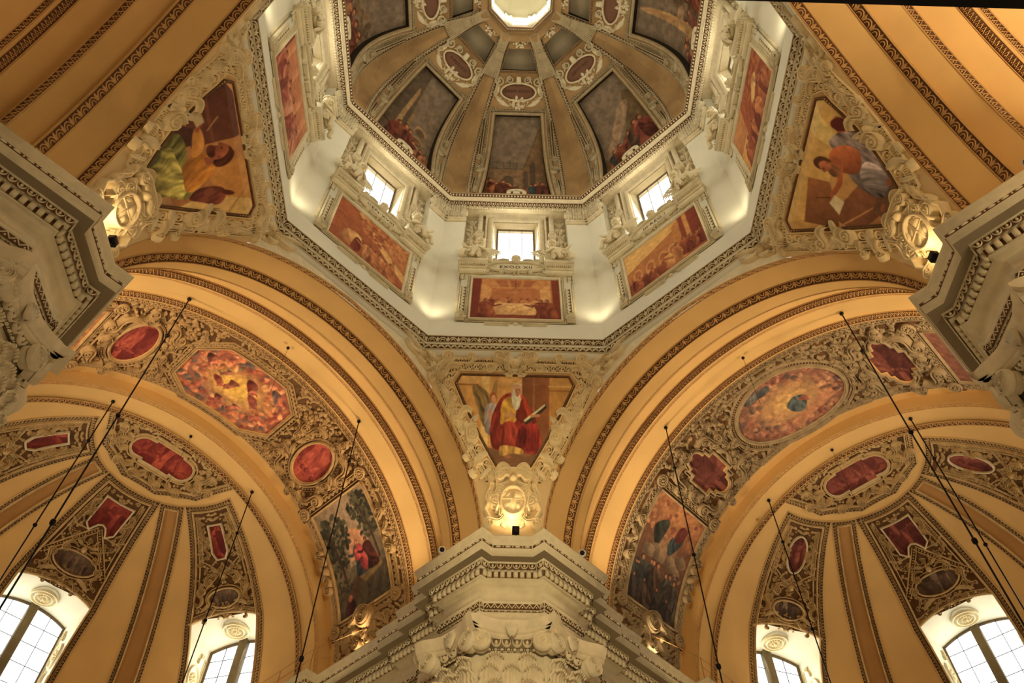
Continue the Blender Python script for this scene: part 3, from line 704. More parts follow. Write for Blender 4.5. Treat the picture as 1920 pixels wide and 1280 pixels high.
def wallface():
    m = M(f_face(RW)); s = RW*T8
    m.rect(-s, -2.75, 30.46, 42.5); m.rect(2.75, s, 30.46, 42.5); m.rect(-2.75, 2.75, 30.46, 35.3)
    for sg in (-1, 1): m.add([(sg*2.75, 35.3, 0), (sg*2.75, 35.3, -.55), (sg*2.75, 42.5, -.55), (sg*2.75, 42.5, 0)], [(0, 1, 2, 3)])
    m.add([(-2.75, 35.3, 0), (2.75, 35.3, 0), (2.75, 35.3, -.55), (-2.75, 35.3, -.55)], [(0, 1, 2, 3)])
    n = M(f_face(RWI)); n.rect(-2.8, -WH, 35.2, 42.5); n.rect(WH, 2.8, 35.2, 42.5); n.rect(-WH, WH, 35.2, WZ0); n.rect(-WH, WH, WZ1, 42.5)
    # window reveal, splayed
    q = M(f_face(RWI)); A = [(-WH, WZ0, 0), (WH, WZ0, 0), (WH, WZ1, 0), (-WH, WZ1, 0)]; B = [(-1.02, WZ0+.5, -.5), (1.02, WZ0+.5, -.5), (1.02, WZ1+.05, -.5), (-1.02, WZ1+.05, -.5)]
    for i in range(4): j = (i+1) % 4; q.add([A[i], A[j], B[j], B[i]], [(0, 1, 2, 3)])
    return m, n, q
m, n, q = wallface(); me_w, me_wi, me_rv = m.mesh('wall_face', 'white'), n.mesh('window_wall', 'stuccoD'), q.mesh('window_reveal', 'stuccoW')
FACE = {1: 'bottom centre face', 2: 'lower left face', 0: 'lower right face', 3: 'left face', 7: 'right face', 4: 'upper left face', 6: 'upper right face', 5: 'near face'}
def fillet_frame(f, P, w, h, mt='stuccoW', name='frame', base=(0, 0, 0), closed=True, sub=.7, w0=0.):
    m = M(f); m.ribbon(P, w, w0, w0+h, closed, sub=sub); return m.mesh(name, mt, base)
# window parts
m = M(f_face(RWI))
for w0, d in ((0., .0), ):
    m.ribbon([(-1.38, 36.3), (-1.38, 41.38), (1.38, 41.38), (1.38, 36.3)], .28, 0, .16); m.ribbon([(-1.62, 36.3), (-1.62, 41.62), (1.62, 41.62), (1.62, 36.3)], .14, 0, .26)
m.box(-2.05, 2.05, 41.66, 41.8, 0, .3)
for s in (-1, 1):
    m.box(s*1.95-.13, s*1.95+.13, 39.6, 41.8, 0, .22); m.ring(s*1.95, 39.35, .2, .22, .09, 0, .34, 10); m.bump(s*1.95, 39.35, .12, .12, .34, 8); m.box(s*1.82-.08, s*1.82+.08, 37.2, 39.1, 0, .18)
me_wf = m.mesh('window_surround', 'stucco')
m, g = M(f_face(RWI)), M(f_face(RWI)); band(m, g, [(-1.55, 41.72), (1.55, 41.72)], .2, 'leafy', .22, .06, fil=0, w0=.2)
band(m, g, [(-1.5, 36.4), (-1.5, 41.45), (1.5, 41.45), (1.5, 36.4)], .1, 'dot', .14, .04, fil=0, w0=.16); me_wfo = m.mesh('surround_ornament', 'stuccoW')
mp = M(f_face(10.35)); mp.rect(-.35, .35, 0, 1.05, 0); me_pane = mp.mesh('pane', 'glass')
mbar = M(f_face(10.33))
for u in (-.35, .35): mbar.box(u-.011, u+.011, 37.0, 41.2, 0, .03)
for z in (37.4, 38.1, 38.8, 39.5, 40.2, 40.9): mbar.box(-1.05, 1.05, z-.004, z+.004, 0, .01)
mbar.ribbon([(-1.0, 37.1), (-1.0, 41.2), (1.0, 41.2), (1.0, 37.1)], .09, -.02, .07, True); me_bar = mbar.mesh('glazing_bars', 'frameM')
for k in range(8):
    az = k*PI/4
    t = thing('wall_drum', 'white plaster %s of the dome drum with corner pilasters' % FACE[k], 'wall', az=az, kind='structure')
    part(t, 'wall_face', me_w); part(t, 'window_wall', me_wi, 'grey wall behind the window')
    t = thing('window_%d' % (k+1), 'bright leaded window in the %s of the drum' % FACE[k], 'window', az=az, kind='structure', group='drum windows')
    part(t, 'reveal', me_rv); part(t, 'surround', me_wf); part(t, 'surround_ornament', me_wfo, kind='stuff'); part(t, 'glazing_bars', me_bar)
    for i in range(3):
        for j in range(4): part(t, 'pane', me_pane, loc=(0, -(-.7+.7*i), 37.05+j*1.05))
# corner capitals: carved garland band under the dome cornice, pilaster necking
m = M(f_face(RW)); s = RW*T8; g = M(f_face(RW))
for sg in (-1, 1):
    a, b = sorted((sg*2.7, sg*(s+.02)))
    m.box(a, b, 40.22, 40.36, 0, .12); m.box(a, b, 40.36, 40.46, 0, .2); g.rect(a, b, 40.46, 42.2, .03)
    for q in range(4):
        u = sg*(2.95+.27*q)
        for r_ in range(3): m.leaf((u, 40.5+.45*r_), (u+.02, 41.15+.42*r_), .3, .03, .35, n=5)
    m.fruit(sg*3.75, 41.2, .33, 14, .4); m.fruit(sg*3.3, 40.95, .28, 10, .35); m.scroll((sg*2.9, 41.7), (sg*2.75, 41.1), .2*sg, .16, .12, .03, .3, sgn=sg); m.rosette(sg*3.4, 41.75, .24, 8, .03, .25)
me_cc, me_ccg = m.mesh('leaf_carving', 'stucco'), g.mesh('capital_ground', 'groundG')
# hanging fruit drops beside the windows
me_drop = []
for sg in (-1, 1):
    m = M(f_face(RWI)); u = sg*2.4; m.box(u-.04, u+.04, 37.7, 41.1, 0, .06); m.fruit(u, 40.9, .2, 9, .22); m.fruit(u, 40.2, .27, 12, .26); m.fruit(u, 39.4, .2, 8, .2); m.fruit(u, 38.7, .3, 14, .28); m.fruit(u, 37.9, .26, 12, .25)
    for z in (41.2, 39.8, 38.3): m.leaf((u-.28, z), (u+.02, z-.4), .16, 0, .12); m.leaf((u+.28, z), (u-.02, z-.4), .16, 0, .12)
    me_drop.append(m.mesh('fruit_drop', 'stucco'))
for k in range(8):
    t = thing('trim_capital', 'carved leaf and fruit pilaster capitals at both ends of the %s' % FACE[k], 'capital', az=k*PI/4, kind='structure', group='drum pilaster capitals')
    part(t, 'leaf_carving', me_cc, kind='stuff'); part(t, 'capital_ground', me_ccg)
    t = thing('fruit_garland', 'cream stucco fruit drops hanging beside the window of the %s' % FACE[k], 'garland', az=k*PI/4, base=(0, 0, 0), group='fruit drops beside the drum windows')
    part(t, 'fruit_drop', me_drop[0]); part(t, 'fruit_drop', me_drop[1])
# dome cornice
t = thing('trim_2', 'octagonal beaded cornice between the drum windows and the dome', 'cornice', kind='structure')
part(t, 'cornice_ring', ring8([(10.8, 42.3), (10.8, 41.78), (9.26, 41.72), (9.24, 41.82), (9.2, 41.84), (8.98, 42.04), (8.94, 42.05), (8.93, 42.1), (8.84, 42.16), (8.82, 42.22), (8.72, 42.44), (8.72, 42.55), (8.9, 42.6)], 'cornice_ring', 'stucco'))
ms, gs = [], []
for a_ in ((9.2, 41.84, 8.98, 42.04, 'egg', .26, .05), (8.82, 42.22, 8.72, 42.44, 'dot', .17, .05, .0)):
    m, g = slope_band(*a_); ms.append(m); gs.append(g)
f, L = f_slope(9.34, 41.72, 9.24, 41.84); m = M(f); band(m, None, [(-3.8, L/2), (3.8, L/2)], L, 'dent', .14, .07, fil=0); ms.append(m)
me1, me2 = merge(ms, 'egg_and_bead', 'stucco'), merge(gs, 'band_ground', 'ground')
for k in range(8): part(t, 'egg_and_bead', me1, kind='stuff', rot=(0, 0, k*PI/4)); part(t, 'band_ground', me2, rot=(0, 0, k*PI/4))

# ---------------------------------------------------------------- bay panels with red paintings
def P_people(p, xs, y, hs, cols, seed=0, arms=True):
    r = np.random.RandomState(seed)
    for i, x in enumerate(xs):
        h = hs*(.88+.24*r.rand()); c = cols[r.randint(len(cols))]
        p.person(x, y+r.uniform(-.05, .05), h, c, lean=r.uniform(-.08, .08), cloak=cols[r.randint(len(cols))] if r.rand() > .4 else None, arm=(r.choice([-1, 1]) if arms and r.rand() > .4 else 0))
RC = [(205, 110, 60), (160, 72, 40), (230, 150, 85), (125, 52, 30), (190, 95, 55)]
def drum_paint(k):
    p = Paint(-2.05, 2.05, 30.5, 34.05, .036, 10+k); p.grad((176, 92, 48), (226, 150, 82))
    if k == 1:      # supper table under a hanging lamp
        p.poly([(-2.05, 30.5), (-1.72, 30.5), (-1.62, 34.05), (-2.05, 34.05)], (120, 42, 24)); p.poly([(2.05, 30.5), (1.75, 30.5), (1.68, 34.05), (2.05, 34.05)], (128, 48, 28))
        p.poly([(-1.2, 31.1), (1.2, 31.1), (1.1, 33.2), (-1.1, 33.2)], (206, 112, 58)); p.poly([(-1.65, 34.05), (1.65, 34.05), (1.1, 33.2), (-1.1, 33.2)], (222, 142, 74))
        for x in (-.7, 0, .7): p.poly([(x-.3, 33.95), (x+.3, 33.95), (x*.75+.18, 33.35), (x*.75-.18, 33.35)], (190, 100, 52))
        p.poly([(-1.65, 31), (-1.15, 31.4), (-1.15, 33.2), (-1.62, 33.6)], (232, 158, 88)); p.poly([(1.65, 31), (1.15, 31.4), (1.15, 33.2), (1.62, 33.6)], (238, 170, 96))
        p.poly([(-1.75, 30.5), (1.75, 30.5), (1.3, 31.0), (-1.3, 31.0)], (140, 56, 32)); p.line([(0, 34), (0, 33.3)], .03, (110, 50, 30)); p.line([(-.3, 32.9), (0, 33.3), (.3, 32.9)], .03, (120, 60, 35)); p.ell(0, 32.87, .42, .09, (205, 130, 80))
        P_people(p, [-1.05, -.75, -.4, -.1, .25, .55, .9], 31.2, 1.2, RC, 3); p.poly([(-1.15, 30.95), (1.05, 30.95), (.85, 31.85), (-.95, 31.85)], (240, 190, 120), shade=.15, fold=.1, fs=14)
        p.poly([(-1.0, 31.75), (.9, 31.75), (.85, 31.92), (-.95, 31.92)], (250, 208, 140)); P_people(p, [-1.35, 1.25, 1.5], 30.65, 1.75, [(150, 66, 38), (128, 54, 32)], 5)
    elif k == 2:    # kneeling figure before a seated group, spreading tree
        p.poly([(-2.05, 31.2), (-1.5, 31.2), (-.95, 34.05), (-2.05, 34.05)], (184, 84, 48)); p.poly([(-2.05, 31.2), (-1.8, 31.2), (-1.75, 33.2), (-2.05, 33.2)], (118, 44, 26)); p.poly([(-2.05, 31.1), (-.9, 31.9), (-1.3, 34.05), (-2.05, 34.05)], (190, 88, 48), fold=.05)
        p.poly([(-1.0, 34.05), (2.05, 31.6), (2.05, 30.5), (-2.05, 30.5), (-2.05, 31.1)], (184, 92, 48)); p.poly([(-1.0, 33.9), (.8, 32.1), (2.05, 31.3), (2.05, 31.9), (.9, 32.6), (-.8, 34.05)], (244, 190, 110))
        p.line([(1.6, 30.9), (1.35, 32.2), (1.5, 33.2)], .13, (196, 112, 62)); p.line([(1.35, 32.2), (.9, 33.0)], .07, (190, 105, 60)); p.foliage(.2, 33.4, .8, [(190, 96, 50), (214, 124, 68), (166, 78, 42)], 110, .13); p.foliage(1.5, 33.3, .7, [(200, 104, 56), (222, 140, 80)], 60, .13)
        p.blob([(-1.55, 31.0), (-1.35, 31.9), (-.85, 32.2), (-.45, 32.0), (-.5, 31.4), (-.75, 31.0)], (232, 160, 96), shade=.3, fold=.2); p.ell(-.35, 31.95, .13, .15, (160, 80, 45)); p.blob([(-.9, 30.9), (-.75, 31.9), (-.4, 31.7), (-.5, 30.9)], (120, 50, 30), fold=.2)
        P_people(p, [.0, .3, .65, .95, 1.2], 30.75, 1.35, [(230, 160, 96), (214, 138, 78), (196, 110, 60)], 8)
    elif k == 0:    # crowd moving along an arcade
        p.poly([(-2.05, 32.4), (.5, 33.2), (2.05, 34.05), (-2.05, 34.05)], (244, 196, 104)); p.poly([(-2.05, 31), (.7, 31), (.7, 33.4), (-2.05, 32.5)], (204, 118, 58))
        for x in (-1.5, -.8, -.1, .45): p.ell(x, 32.0, .25, .38, (232, 158, 82)); p.poly([(x-.25, 31), (x+.25, 31), (x+.25, 32), (x-.25, 32)], (226, 150, 78)); p.ell(x, 31.95, .17, .28, (196, 100, 52))
        p.poly([(.6, 31), (1.0, 31), (1.05, 34.05), (.65, 33.6)], (214, 130, 60)); p.poly([(1.0, 31.0), (1.25, 31), (1.3, 34.05), (1.05, 34.05)], (140, 52, 30)); p.poly([(1.25, 31), (1.45, 31), (1.5, 34.05), (1.3, 34.05)], (228, 150, 70)); p.poly([(1.5, 31), (2.05, 31), (2.05, 34.05), (1.5, 34.05)], (134, 46, 30))
        p.poly([(-2.05, 30.5), (2.05, 30.5), (2.05, 31.1), (-2.05, 31.2)], (188, 84, 42)); P_people(p, [-1.85, -1.6, -1.35, -1.1, -.8, -.5, -.2], 30.75, .95, [(140, 62, 34), (170, 80, 44), (112, 46, 28)], 4)
        P_people(p, [.2, .75], 30.85, 1.35, [(226, 140, 74), (214, 124, 66)], 9); P_people(p, [1.15, 1.35, 1.6, 1.8, 1.95], 30.9, 1.3, [(150, 62, 36), (176, 84, 46), (124, 48, 30)], 6)
    elif k == 7:
        p.poly([(-2.05, 30.5), (-1.1, 30.5), (-.9, 32.4), (-2.05, 32.4)], (240, 180, 84)); p.poly([(-1, 32), (2.05, 30.5), (2.05, 34.05), (-.6, 34.05)], (176, 76, 42), fold=.1)
        p.foliage(1.2, 33.2, .9, [(150, 60, 34), (196, 100, 54)], 70, .16); P_people(p, [-1.5, -1.0, -.5, 0, .5, 1.1, 1.6], 30.7, 1.7, RC, 12); p.blob([(.2, 32.6), (.9, 33.3), (1.3, 33.0), (.6, 32.4)], (240, 190, 116), fold=.2)
    elif k == 3:
        for x in (-1.6, -.6, .6, 1.5): p.poly([(x-.22, 30.5), (x+.22, 30.5), (x+.2, 34.05), (x-.2, 34.05)], (226, 150, 90), shade=.2)
        p.poly([(-2.05, 30.5), (-1.85, 30.5), (-1.85, 34.05), (-2.05, 34.05)], (120, 50, 36)); P_people(p, [-1.5, -1.1, -.6, -.2, .3, .8, 1.3, 1.7], 30.7, 1.9, [(206, 110, 76), (180, 80, 56), (226, 150, 104)], 15)
    else: P_people(p, [-1.5, -1, -.4, .1, .7, 1.3], 30.7, 1.8, RC, k)
    p.mottle(.08, 6); p.mono((122, 40, 20), (246, 182, 92) if k != 3 else (232, 158, 108), .55); return p
BAYW = {1: 'supper table under lamp', 2: 'kneeling man and seated figures', 0: 'crowd walking past an arcade', 7: 'draped figures under trees', 3: 'standing crowd between columns', 4: 'six robed figures', 5: 'six robed figures', 6: 'six robed figures'}
FB = f_face(RW)
PB = (RW, 0, 30.46)
m = M(FB); m.box(-2.63, 2.63, 30.5, 34.9, 0, .12); me_bay = m.mesh('panel', 'white', PB)
m = M(FB); m.ribbon([(-2.1, 30.46+.0), (-2.1, 34.1), (2.1, 34.1), (2.1, 30.46)], .09, .12, .26, True); me_pf = m.mesh('inner_frame', 'stuccoW', PB)
m, g = M(FB), M(FB); band(m, g, [(-2.24, 30.4), (-2.24, 34.22), (2.24, 34.22), (2.24, 30.4)], .12, 'tooth', .11, .04, closed=True, fil=.02, w0=.12)
me_io, me_ig = m.mesh('tooth_border', 'stuccoW', PB), g.mesh('border_ground', 'groundG', PB)
m, g = M(FB), M(FB)
band(m, g, [(-2.45, 31.2), (-2.45, 33.3)], .24, 'leafy', .25, .05, w0=.12, fil=.03); band(m, g, [(2.45, 31.2), (2.45, 33.3)], .24, 'leafy', .25, .05, w0=.12, fil=.03)
band(m, g, [(-2.6, 33.95), (-2.6, 34.55), (-2.1, 34.55), (-1.55, 34.62), (1.55, 34.62), (2.1, 34.55), (2.6, 34.55), (2.6, 33.95)], .26, 'arc', .28, .06, w0=.12, fil=.03)
for s in (-1, 1):
    m.box(s*2.5-.2, s*2.5+.2, 30.42, 30.95, .1, .18); m.spiral(s*2.42, 30.7, .17, 1.5, 0, s, .07, .18, .25); m.spiral(s*2.5, 31.05, .12, 1.4, 1, -s, .06, .15, .22)
me_bo, me_bg2 = m.mesh('outer_border', 'stuccoW', PB), g.mesh('border_ground', 'groundG', PB)
m = M(FB)                                            # lower bolection under the painting
for s in (-1, 1):
    m.ribbon([(s*.35, 30.2), (s*.5, 30.27), (s*1.35, 30.27), (s*1.4, 30.2), (s*1.35, 30.12), (s*.5, 30.12)], .06, .0, .16, True); m.scroll((s*.1, 30.3), (s*.35, 30.15), .2*s, .08, .06, .04, .2, sgn=s)
m.bump(0, 30.22, .16, .12, .22, 8); me_bl = m.mesh('lower_scroll', 'stuccoW', PB)
m = M(FB)                                            # text cartouche
m.slab([(1.5*math.cos(a), 35.05+.46*math.sin(a)) for a in np.linspace(0, 2*PI, 25)[:-1]], .1, .22)
m.ring(0, 35.05, 1.45, .44, .1, .2, .34, 28)
for s in (-1, 1):
    m.scroll((s*1.2, 35.3), (s*1.7, 34.95), .35*s, .17, .13, .15, .4, sgn=s); m.scroll((s*.35, 35.55), (s*.95, 35.45), .2*s, .12, .1, .15, .38, sgn=s); m.leaf((s*1.3, 34.8), (s*1.85, 34.5), .28, .1, .35); m.ring(s*1.62, 34.98, .12, .12, .07, .2, .36, 8)
    m.scroll((s*.2, 34.6), (s*.6, 34.68), -.2*s, .1, .09, .15, .36, sgn=-s)
m.fruit(0, 34.62, .2, 10, .34, .1); m.slab([(-.15, 35.4), (.15, 35.4), (.2, 35.72), (0, 35.95), (-.2, 35.72)], .1, .4); m.bump(0, 35.66, .14, .16, .2, 8, .4); m.ring(0, 35.66, .2, .2, .06, .3, .46, 10)
me_ct = m.mesh('scroll_frame', 'stuccoW', PB)
me_pd = []                                           # broken pediments left and right
for s in (-1, 1):
    m = M(FB); a, b = sorted((s*1.42, s*2.78)); m.box(a, b, 34.72, 34.86, 0, .45); m.box(a-.03, b+.03, 34.86, 34.96, 0, .58); m.box(a-.06, b+.06, 34.96, 35.12, 0, .66)
    m.add([(s*2.82, 35.12, 0), (s*1.4, 35.12, 0), (s*1.4, 35.75, 0), (s*1.55, 35.8, 0), (s*2.82, 35.12, .62), (s*1.4, 35.12, .62), (s*1.4, 35.75, .62), (s*1.55, 35.8, .62)], [(0, 3, 7, 4), (4, 7, 6, 5), (1, 2, 6, 5), (2, 3, 7, 6)])
    m.box(a+.03, b-.03, 34.45, 34.72, .0, .34); me_pd.append(m.mesh('half_pediment', 'stuccoW', PB))
m = M(FB)
for s in (-1, 1):
    a, b = sorted((s*1.45, s*2.75)); band(m, None, [(a, 34.79), (b, 34.79)], .12, 'dent', .1, .1, fil=0, w0=.45); band(m, None, [(s*2.7, 35.22), (s*1.5, 35.72)], .12, 'dot', .12, .06, fil=0, w0=.62)
    m.box(s*2.72-.07, s*2.72+.07, 31.1, 33.9, -.0, .02)
me_pdo = m.mesh('pediment_beads', 'stuccoW', PB)
def text_mesh(s, size, f, cu, cv, w, base, name='lettering', mt='gold'):
    cdt = bpy.data.curves.new('lettering', 'FONT'); cdt.body = s; cdt.size = size; cdt.align_x = 'CENTER'; cdt.align_y = 'CENTER'; cdt.resolution_u = 2; cdt.space_character = 1.08
    o = bpy.data.objects.new('lettering_tmp', cdt); COL.objects.link(o); dg = bpy.context.evaluated_depsgraph_get(); me = bpy.data.meshes.new_from_object(o.evaluated_get(dg)); bpy.data.objects.remove(o)
    V = np.empty(len(me.vertices)*3); me.vertices.foreach_get('co', V); V = V.reshape(-1, 3); V = np.stack([V[:, 0]+cu, V[:, 1]+cv, np.full(len(V), w)], 1)
    me.vertices.foreach_set('co', (f(V)-np.asarray(base, float)).ravel()); me.materials.clear(); me.materials.append(MT[mt]); me.update(); me.name = name; return me
DTXT = {1: 'EXOD·XII', 2: 'GEN·XVIII', 0: 'III·REG·I', 7: 'III'}
for k in range(8):
    az = k*PI/4
    if k in BAYW:
        t = thing('red_painting', 'orange red fresco of %s, drum %s' % (BAYW[k], FACE[k]), 'painting', PB, az, group='red frescoes round the drum')
        part(t, 'panel', me_bay)
        part(t, 'painted_canvas', drum_paint(k).canvas(FB, .14, base=PB)); part(t, 'inner_frame', me_pf); part(t, 'tooth_border', me_io, kind='stuff'); part(t, 'border_ground', me_ig)
        part(t, 'outer_border', me_bo, kind='stuff'); part(t, 'border_ground', me_bg2); part(t, 'lower_scroll', me_bl)
    t = thing('text_cartouche', 'oval scrolled cartouche %s, under the %s window' % ('reading '+DTXT[k] if k in DTXT else 'without readable letters', FACE[k]), 'cartouche', PB, az, group='cartouches under the drum windows')
    part(t, 'scroll_frame', me_ct)
    if k in DTXT: part(t, 'lettering', text_mesh(DTXT[k], .36, FB, 0, 35.06, .235, PB))
    t = thing('broken_pediment', 'pair of small broken pediments flanking the cartouche of the %s' % FACE[k], 'pediment', PB, az, group='broken pediments of the drum')
    part(t, 'half_pediment', me_pd[0]); part(t, 'half_pediment', me_pd[1]); part(t, 'pediment_beads', me_pdo, kind='stuff')

# ---------------------------------------------------------------- putti
def skin(chain, name, mt, sub=1):
    """chain: list of polylines [(x,y,z,r),...] sharing end points -> one continuous skinned body"""
    V, E, Rd, idx = [], [], [], {}
    for pl in chain:
        last = None
        for p in pl:
            key = tuple(round(c, 4) for c in p[:3])
            if key not in idx: idx[key] = len(V); V.append(p[:3]); Rd.append(p[3])
            if last is not None and (last, idx[key]) not in E: E.append((last, idx[key]))
            last = idx[key]
    me = bpy.data.meshes.new(name); me.from_pydata(V, E, []); o = bpy.data.objects.new('tmp', me); COL.objects.link(o)
    md = o.modifiers.new('s', 'SKIN'); md.use_smooth_shade = True
    for i, r in enumerate(Rd): me.skin_vertices[0].data[i].radius = (r, r)
    me.skin_vertices[0].data[0].use_root = True
    if sub: o.modifiers.new('u', 'SUBSURF').levels = sub
    dg = bpy.context.evaluated_depsgraph_get(); out = bpy.data.meshes.new_from_object(o.evaluated_get(dg)); bpy.data.objects.remove(o)
    out.name = name; out.materials.clear(); out.materials.append(MT[mt]); return out
def putto_parts(s):
    # local axes: x = right along the wall, y = up, z = towards the room; seated on the slope, torso leaning, s mirrors
    X = lambda x, y, z, r: (s*x, y, z, r)
    pel = X(0, .16, .18, .17); ch = X(.12, .52, .24, .19); nk = X(.2, .76, .26, .08)
    body = [[pel, X(.04, .34, .22, .155), ch, nk],
            [pel, X(-.16, .12, .36, .115), X(-.30, .12, .50, .085), X(-.34, -.20, .44, .065), X(-.40, -.25, .53, .045)],
            [pel, X(.12, .08, .38, .115), X(.06, .08, .56, .085), X(-.02, -.24, .50, .062), X(-.06, -.28, .59, .042)],
            [ch, X(.30, .56, .27, .08), X(.38, .34, .34, .06), X(.24, .22, .50, .045), X(.18, .20, .55, .03), X(.14, .19, .57, .016)],
            [ch, X(-.06, .6, .28, .08), X(-.20, .44, .36, .06), X(-.34, .58, .44, .045), X(-.37, .63, .45, .03), X(-.39, .67, .45, .016)]]
    b = skin(body, 'putto_body', 'stuccoW', 1)
    h = M(None)
    hx, hy, hz = s*.20, .95, .28
    def ball(cx, cy, cz, rx, ry, rz_, n=10):
        V = []; Q = []; 
        for i in range(n+1):
            for j in range(n): a = PI*i/n; c = 2*PI*j/n; V.append((cx+rx*math.sin(a)*math.cos(c), cy+ry*math.cos(a), cz+rz_*math.sin(a)*math.sin(c)))
        for i in range(n):
            for j in range(n): Q.append((i*n+j, i*n+(j+1) % n, (i+1)*n+(j+1) % n, (i+1)*n+j))
        h.add(V, Q)
    ball(hx, hy, hz, .15, .18, .17); ball(hx+s*.01, hy-.02, hz+.17, .025, .035, .035, 6); ball(hx-.06, hy-.06, hz+.13, .05, .05, .05, 6); ball(hx+.06, hy-.06, hz+.13, .05, .05, .05, 6)
    ball(hx, hy-.1, hz+.14, .035, .018, .03, 6); ball(hx-.05, hy+.03, hz+.15, .02, .014, .02, 6); ball(hx+.05, hy+.03, hz+.15, .02, .014, .02, 6); ball(hx, hy-.14, hz+.1, .04, .03, .04, 6)
    ball(hx-.15, hy-.01, hz, .02, .04, .03, 6); ball(hx+.15, hy-.01, hz, .02, .04, .03, 6)
    head = h.mesh('head', 'stuccoW', smooth=True); h = M(None); r = np.random.RandomState(3)
    for i in range(34):
        a = r.rand()*2*PI; e = .15+r.rand()*1.3; ball(hx+.15*math.cos(e)*math.cos(a), hy+.05+.15*math.sin(e), hz-.03+.15*math.cos(e)*math.sin(a), .05, .05, .05, 5)
    hair = h.mesh('hair', 'stucco')
    wings = []
    for sg, cx in ((-1, -.02), (1, .28)):
        wg = M(None)
        for i in range(9):
            a = math.radians(112+i*12) if sg < 0 else math.radians(68-i*12); L = .36+.04*i if i < 5 else .5-.07*(i-5)
            x0, y0 = s*cx, .6; x1, y1 = s*(cx+L*math.cos(a)*1.2), .62+L*math.sin(a); n = np.array([-(y1-y0), x1-x0]); n = n/np.linalg.norm(n)*.055
            xm, ym = (x0*.35+x1*.65), (y0*.35+y1*.65)
            wg.add([(x0-n[0]*.4, y0-n[1]*.4, .12), (xm-n[0], ym-n[1], .10), (x1, y1, .04), (xm+n[0], ym+n[1], .10), (x0+n[0]*.4, y0+n[1]*.4, .12), (xm, ym, .17), (x1*.98+x0*.02, y1*.98+y0*.02, .06)],
                   [(0, 1, 5, 4), (4, 5, 3, 4)], [(1, 2, 6), (1, 6, 5), (5, 6, 3), (6, 2, 3)])
        wings.append(wg.mesh('wing', 'stuccoW'))
    dr = M(None); dr.f = None
    dr.grid(lambda a, b: (s*(-.18+.4*a+.06*np.sin(b*4)), .30-.34*b+.05*np.sin(a*6), .34+.18*np.sin(a*PI)+.04*np.sin(a*22+b*3)), 22, 6); drap = dr.mesh('drapery', 'stucco', smooth=True)
    return b, head, hair, wings[0], wings[1], drap
PUT = {-1: putto_parts(-1), 1: putto_parts(1)}
for k in range(8):
    az = k*PI/4
    for s in (-1, 1):
        nm = 'left' if s < 0 else 'right'
        t = thing('putto_statue', 'winged stucco cherub on the %s pediment of the drum %s' % (nm, FACE[k]), 'statue', (RW-.12, -s*2.12, 35.35), az, group='cherubs on the drum pediments')
        for me, pn in zip(PUT[-s], ('body', 'head', 'hair', 'wing', 'wing', 'drapery')):
            o = part(t, pn, me); R = Matrix(((0, 0, -1), (-1, 0, 0), (0, 1, 0))).to_4x4(); o.matrix_local = R @ Matrix.Scale(1.6, 4)

# ---------------------------------------------------------------- dome
vb, vt = .10, vR(6.36)                          # painting opening
def edge(v): return np.interp(v, [vb, vt], [1.95, 1.36])
v1o, v2o = vR(3.95), vR(2.75)
def edge2(v): return np.interp(v, [v1o, v2o], [1.12, .72])
vend = vR(1.9)
m = M(f_dome)
def hwid(v): return Rv(v)*T8
m.grid(lambda a, b: ((2*a-1)*hwid(vt+(v1o-vt)*b), vt+(v1o-vt)*b, 0*a), 4, 14); m.grid(lambda a, b: ((2*a-1)*hwid(v2o+(vend-v2o)*b), v2o+(vend-v2o)*b, 0*a), 4, 4)
m.grid(lambda a, b: ((2*a-1)*hwid(vb*b), vb*b, 0*a), 4, 1)
for s in (-1, 1):
    m.grid(lambda a, b: (s*(edge(vb+(vt-vb)*b)*(1-a)+hwid(vb+(vt-vb)*b)*a), vb+(vt-vb)*b, 0*a), 3, 20); m.grid(lambda a, b: (s*(edge2(v1o+(v2o-v1o)*b)*(1-a)+hwid(v1o+(v2o-v1o)*b)*a), v1o+(v2o-v1o)*b, 0*a), 2, 5)
me_dome = m.mesh('dome_segment', 'domep')
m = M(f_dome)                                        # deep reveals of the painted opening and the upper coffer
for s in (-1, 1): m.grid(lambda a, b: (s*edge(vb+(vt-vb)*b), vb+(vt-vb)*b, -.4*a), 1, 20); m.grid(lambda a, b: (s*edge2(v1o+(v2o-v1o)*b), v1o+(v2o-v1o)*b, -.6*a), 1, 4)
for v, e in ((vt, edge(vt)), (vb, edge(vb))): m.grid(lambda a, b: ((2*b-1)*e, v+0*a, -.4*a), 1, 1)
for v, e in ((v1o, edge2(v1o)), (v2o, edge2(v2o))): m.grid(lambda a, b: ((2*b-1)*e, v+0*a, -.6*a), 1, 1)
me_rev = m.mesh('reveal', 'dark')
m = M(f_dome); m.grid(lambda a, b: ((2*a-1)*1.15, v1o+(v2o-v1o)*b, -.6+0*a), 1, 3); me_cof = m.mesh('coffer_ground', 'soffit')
m, g = M(f_dome), M(f_dome)                          # leafy rib borders, window frame, strap work
for s in (-1, 1):
    pth = [(s*(hwid(v)*.745), v) for v in np.linspace(.05, vR(2.4), 30)]
    wd = .24
    band(m, g, pth, wd, 'leafy', .25, .05, fil=.03, sub=0)
fpts = [(-(edge(v)+.12), v) for v in np.linspace(vb, vt+.1, 12)]+[((edge(v)+.12), v) for v in np.linspace(vt+.1, vb, 12)]
m.ribbon(fpts, .14, 0, .12); m.ribbon(offs(fpts, .2), .05, 0, .05)
band(m, g, [(-(edge(v)+.42), v) for v in np.linspace(.1, vt+.25, 12)]+[((edge(v)+.42), v) for v in np.linspace(vt+.25, .1, 12)], .22, 'ring', .2, .05, fil=.03, sub=0)
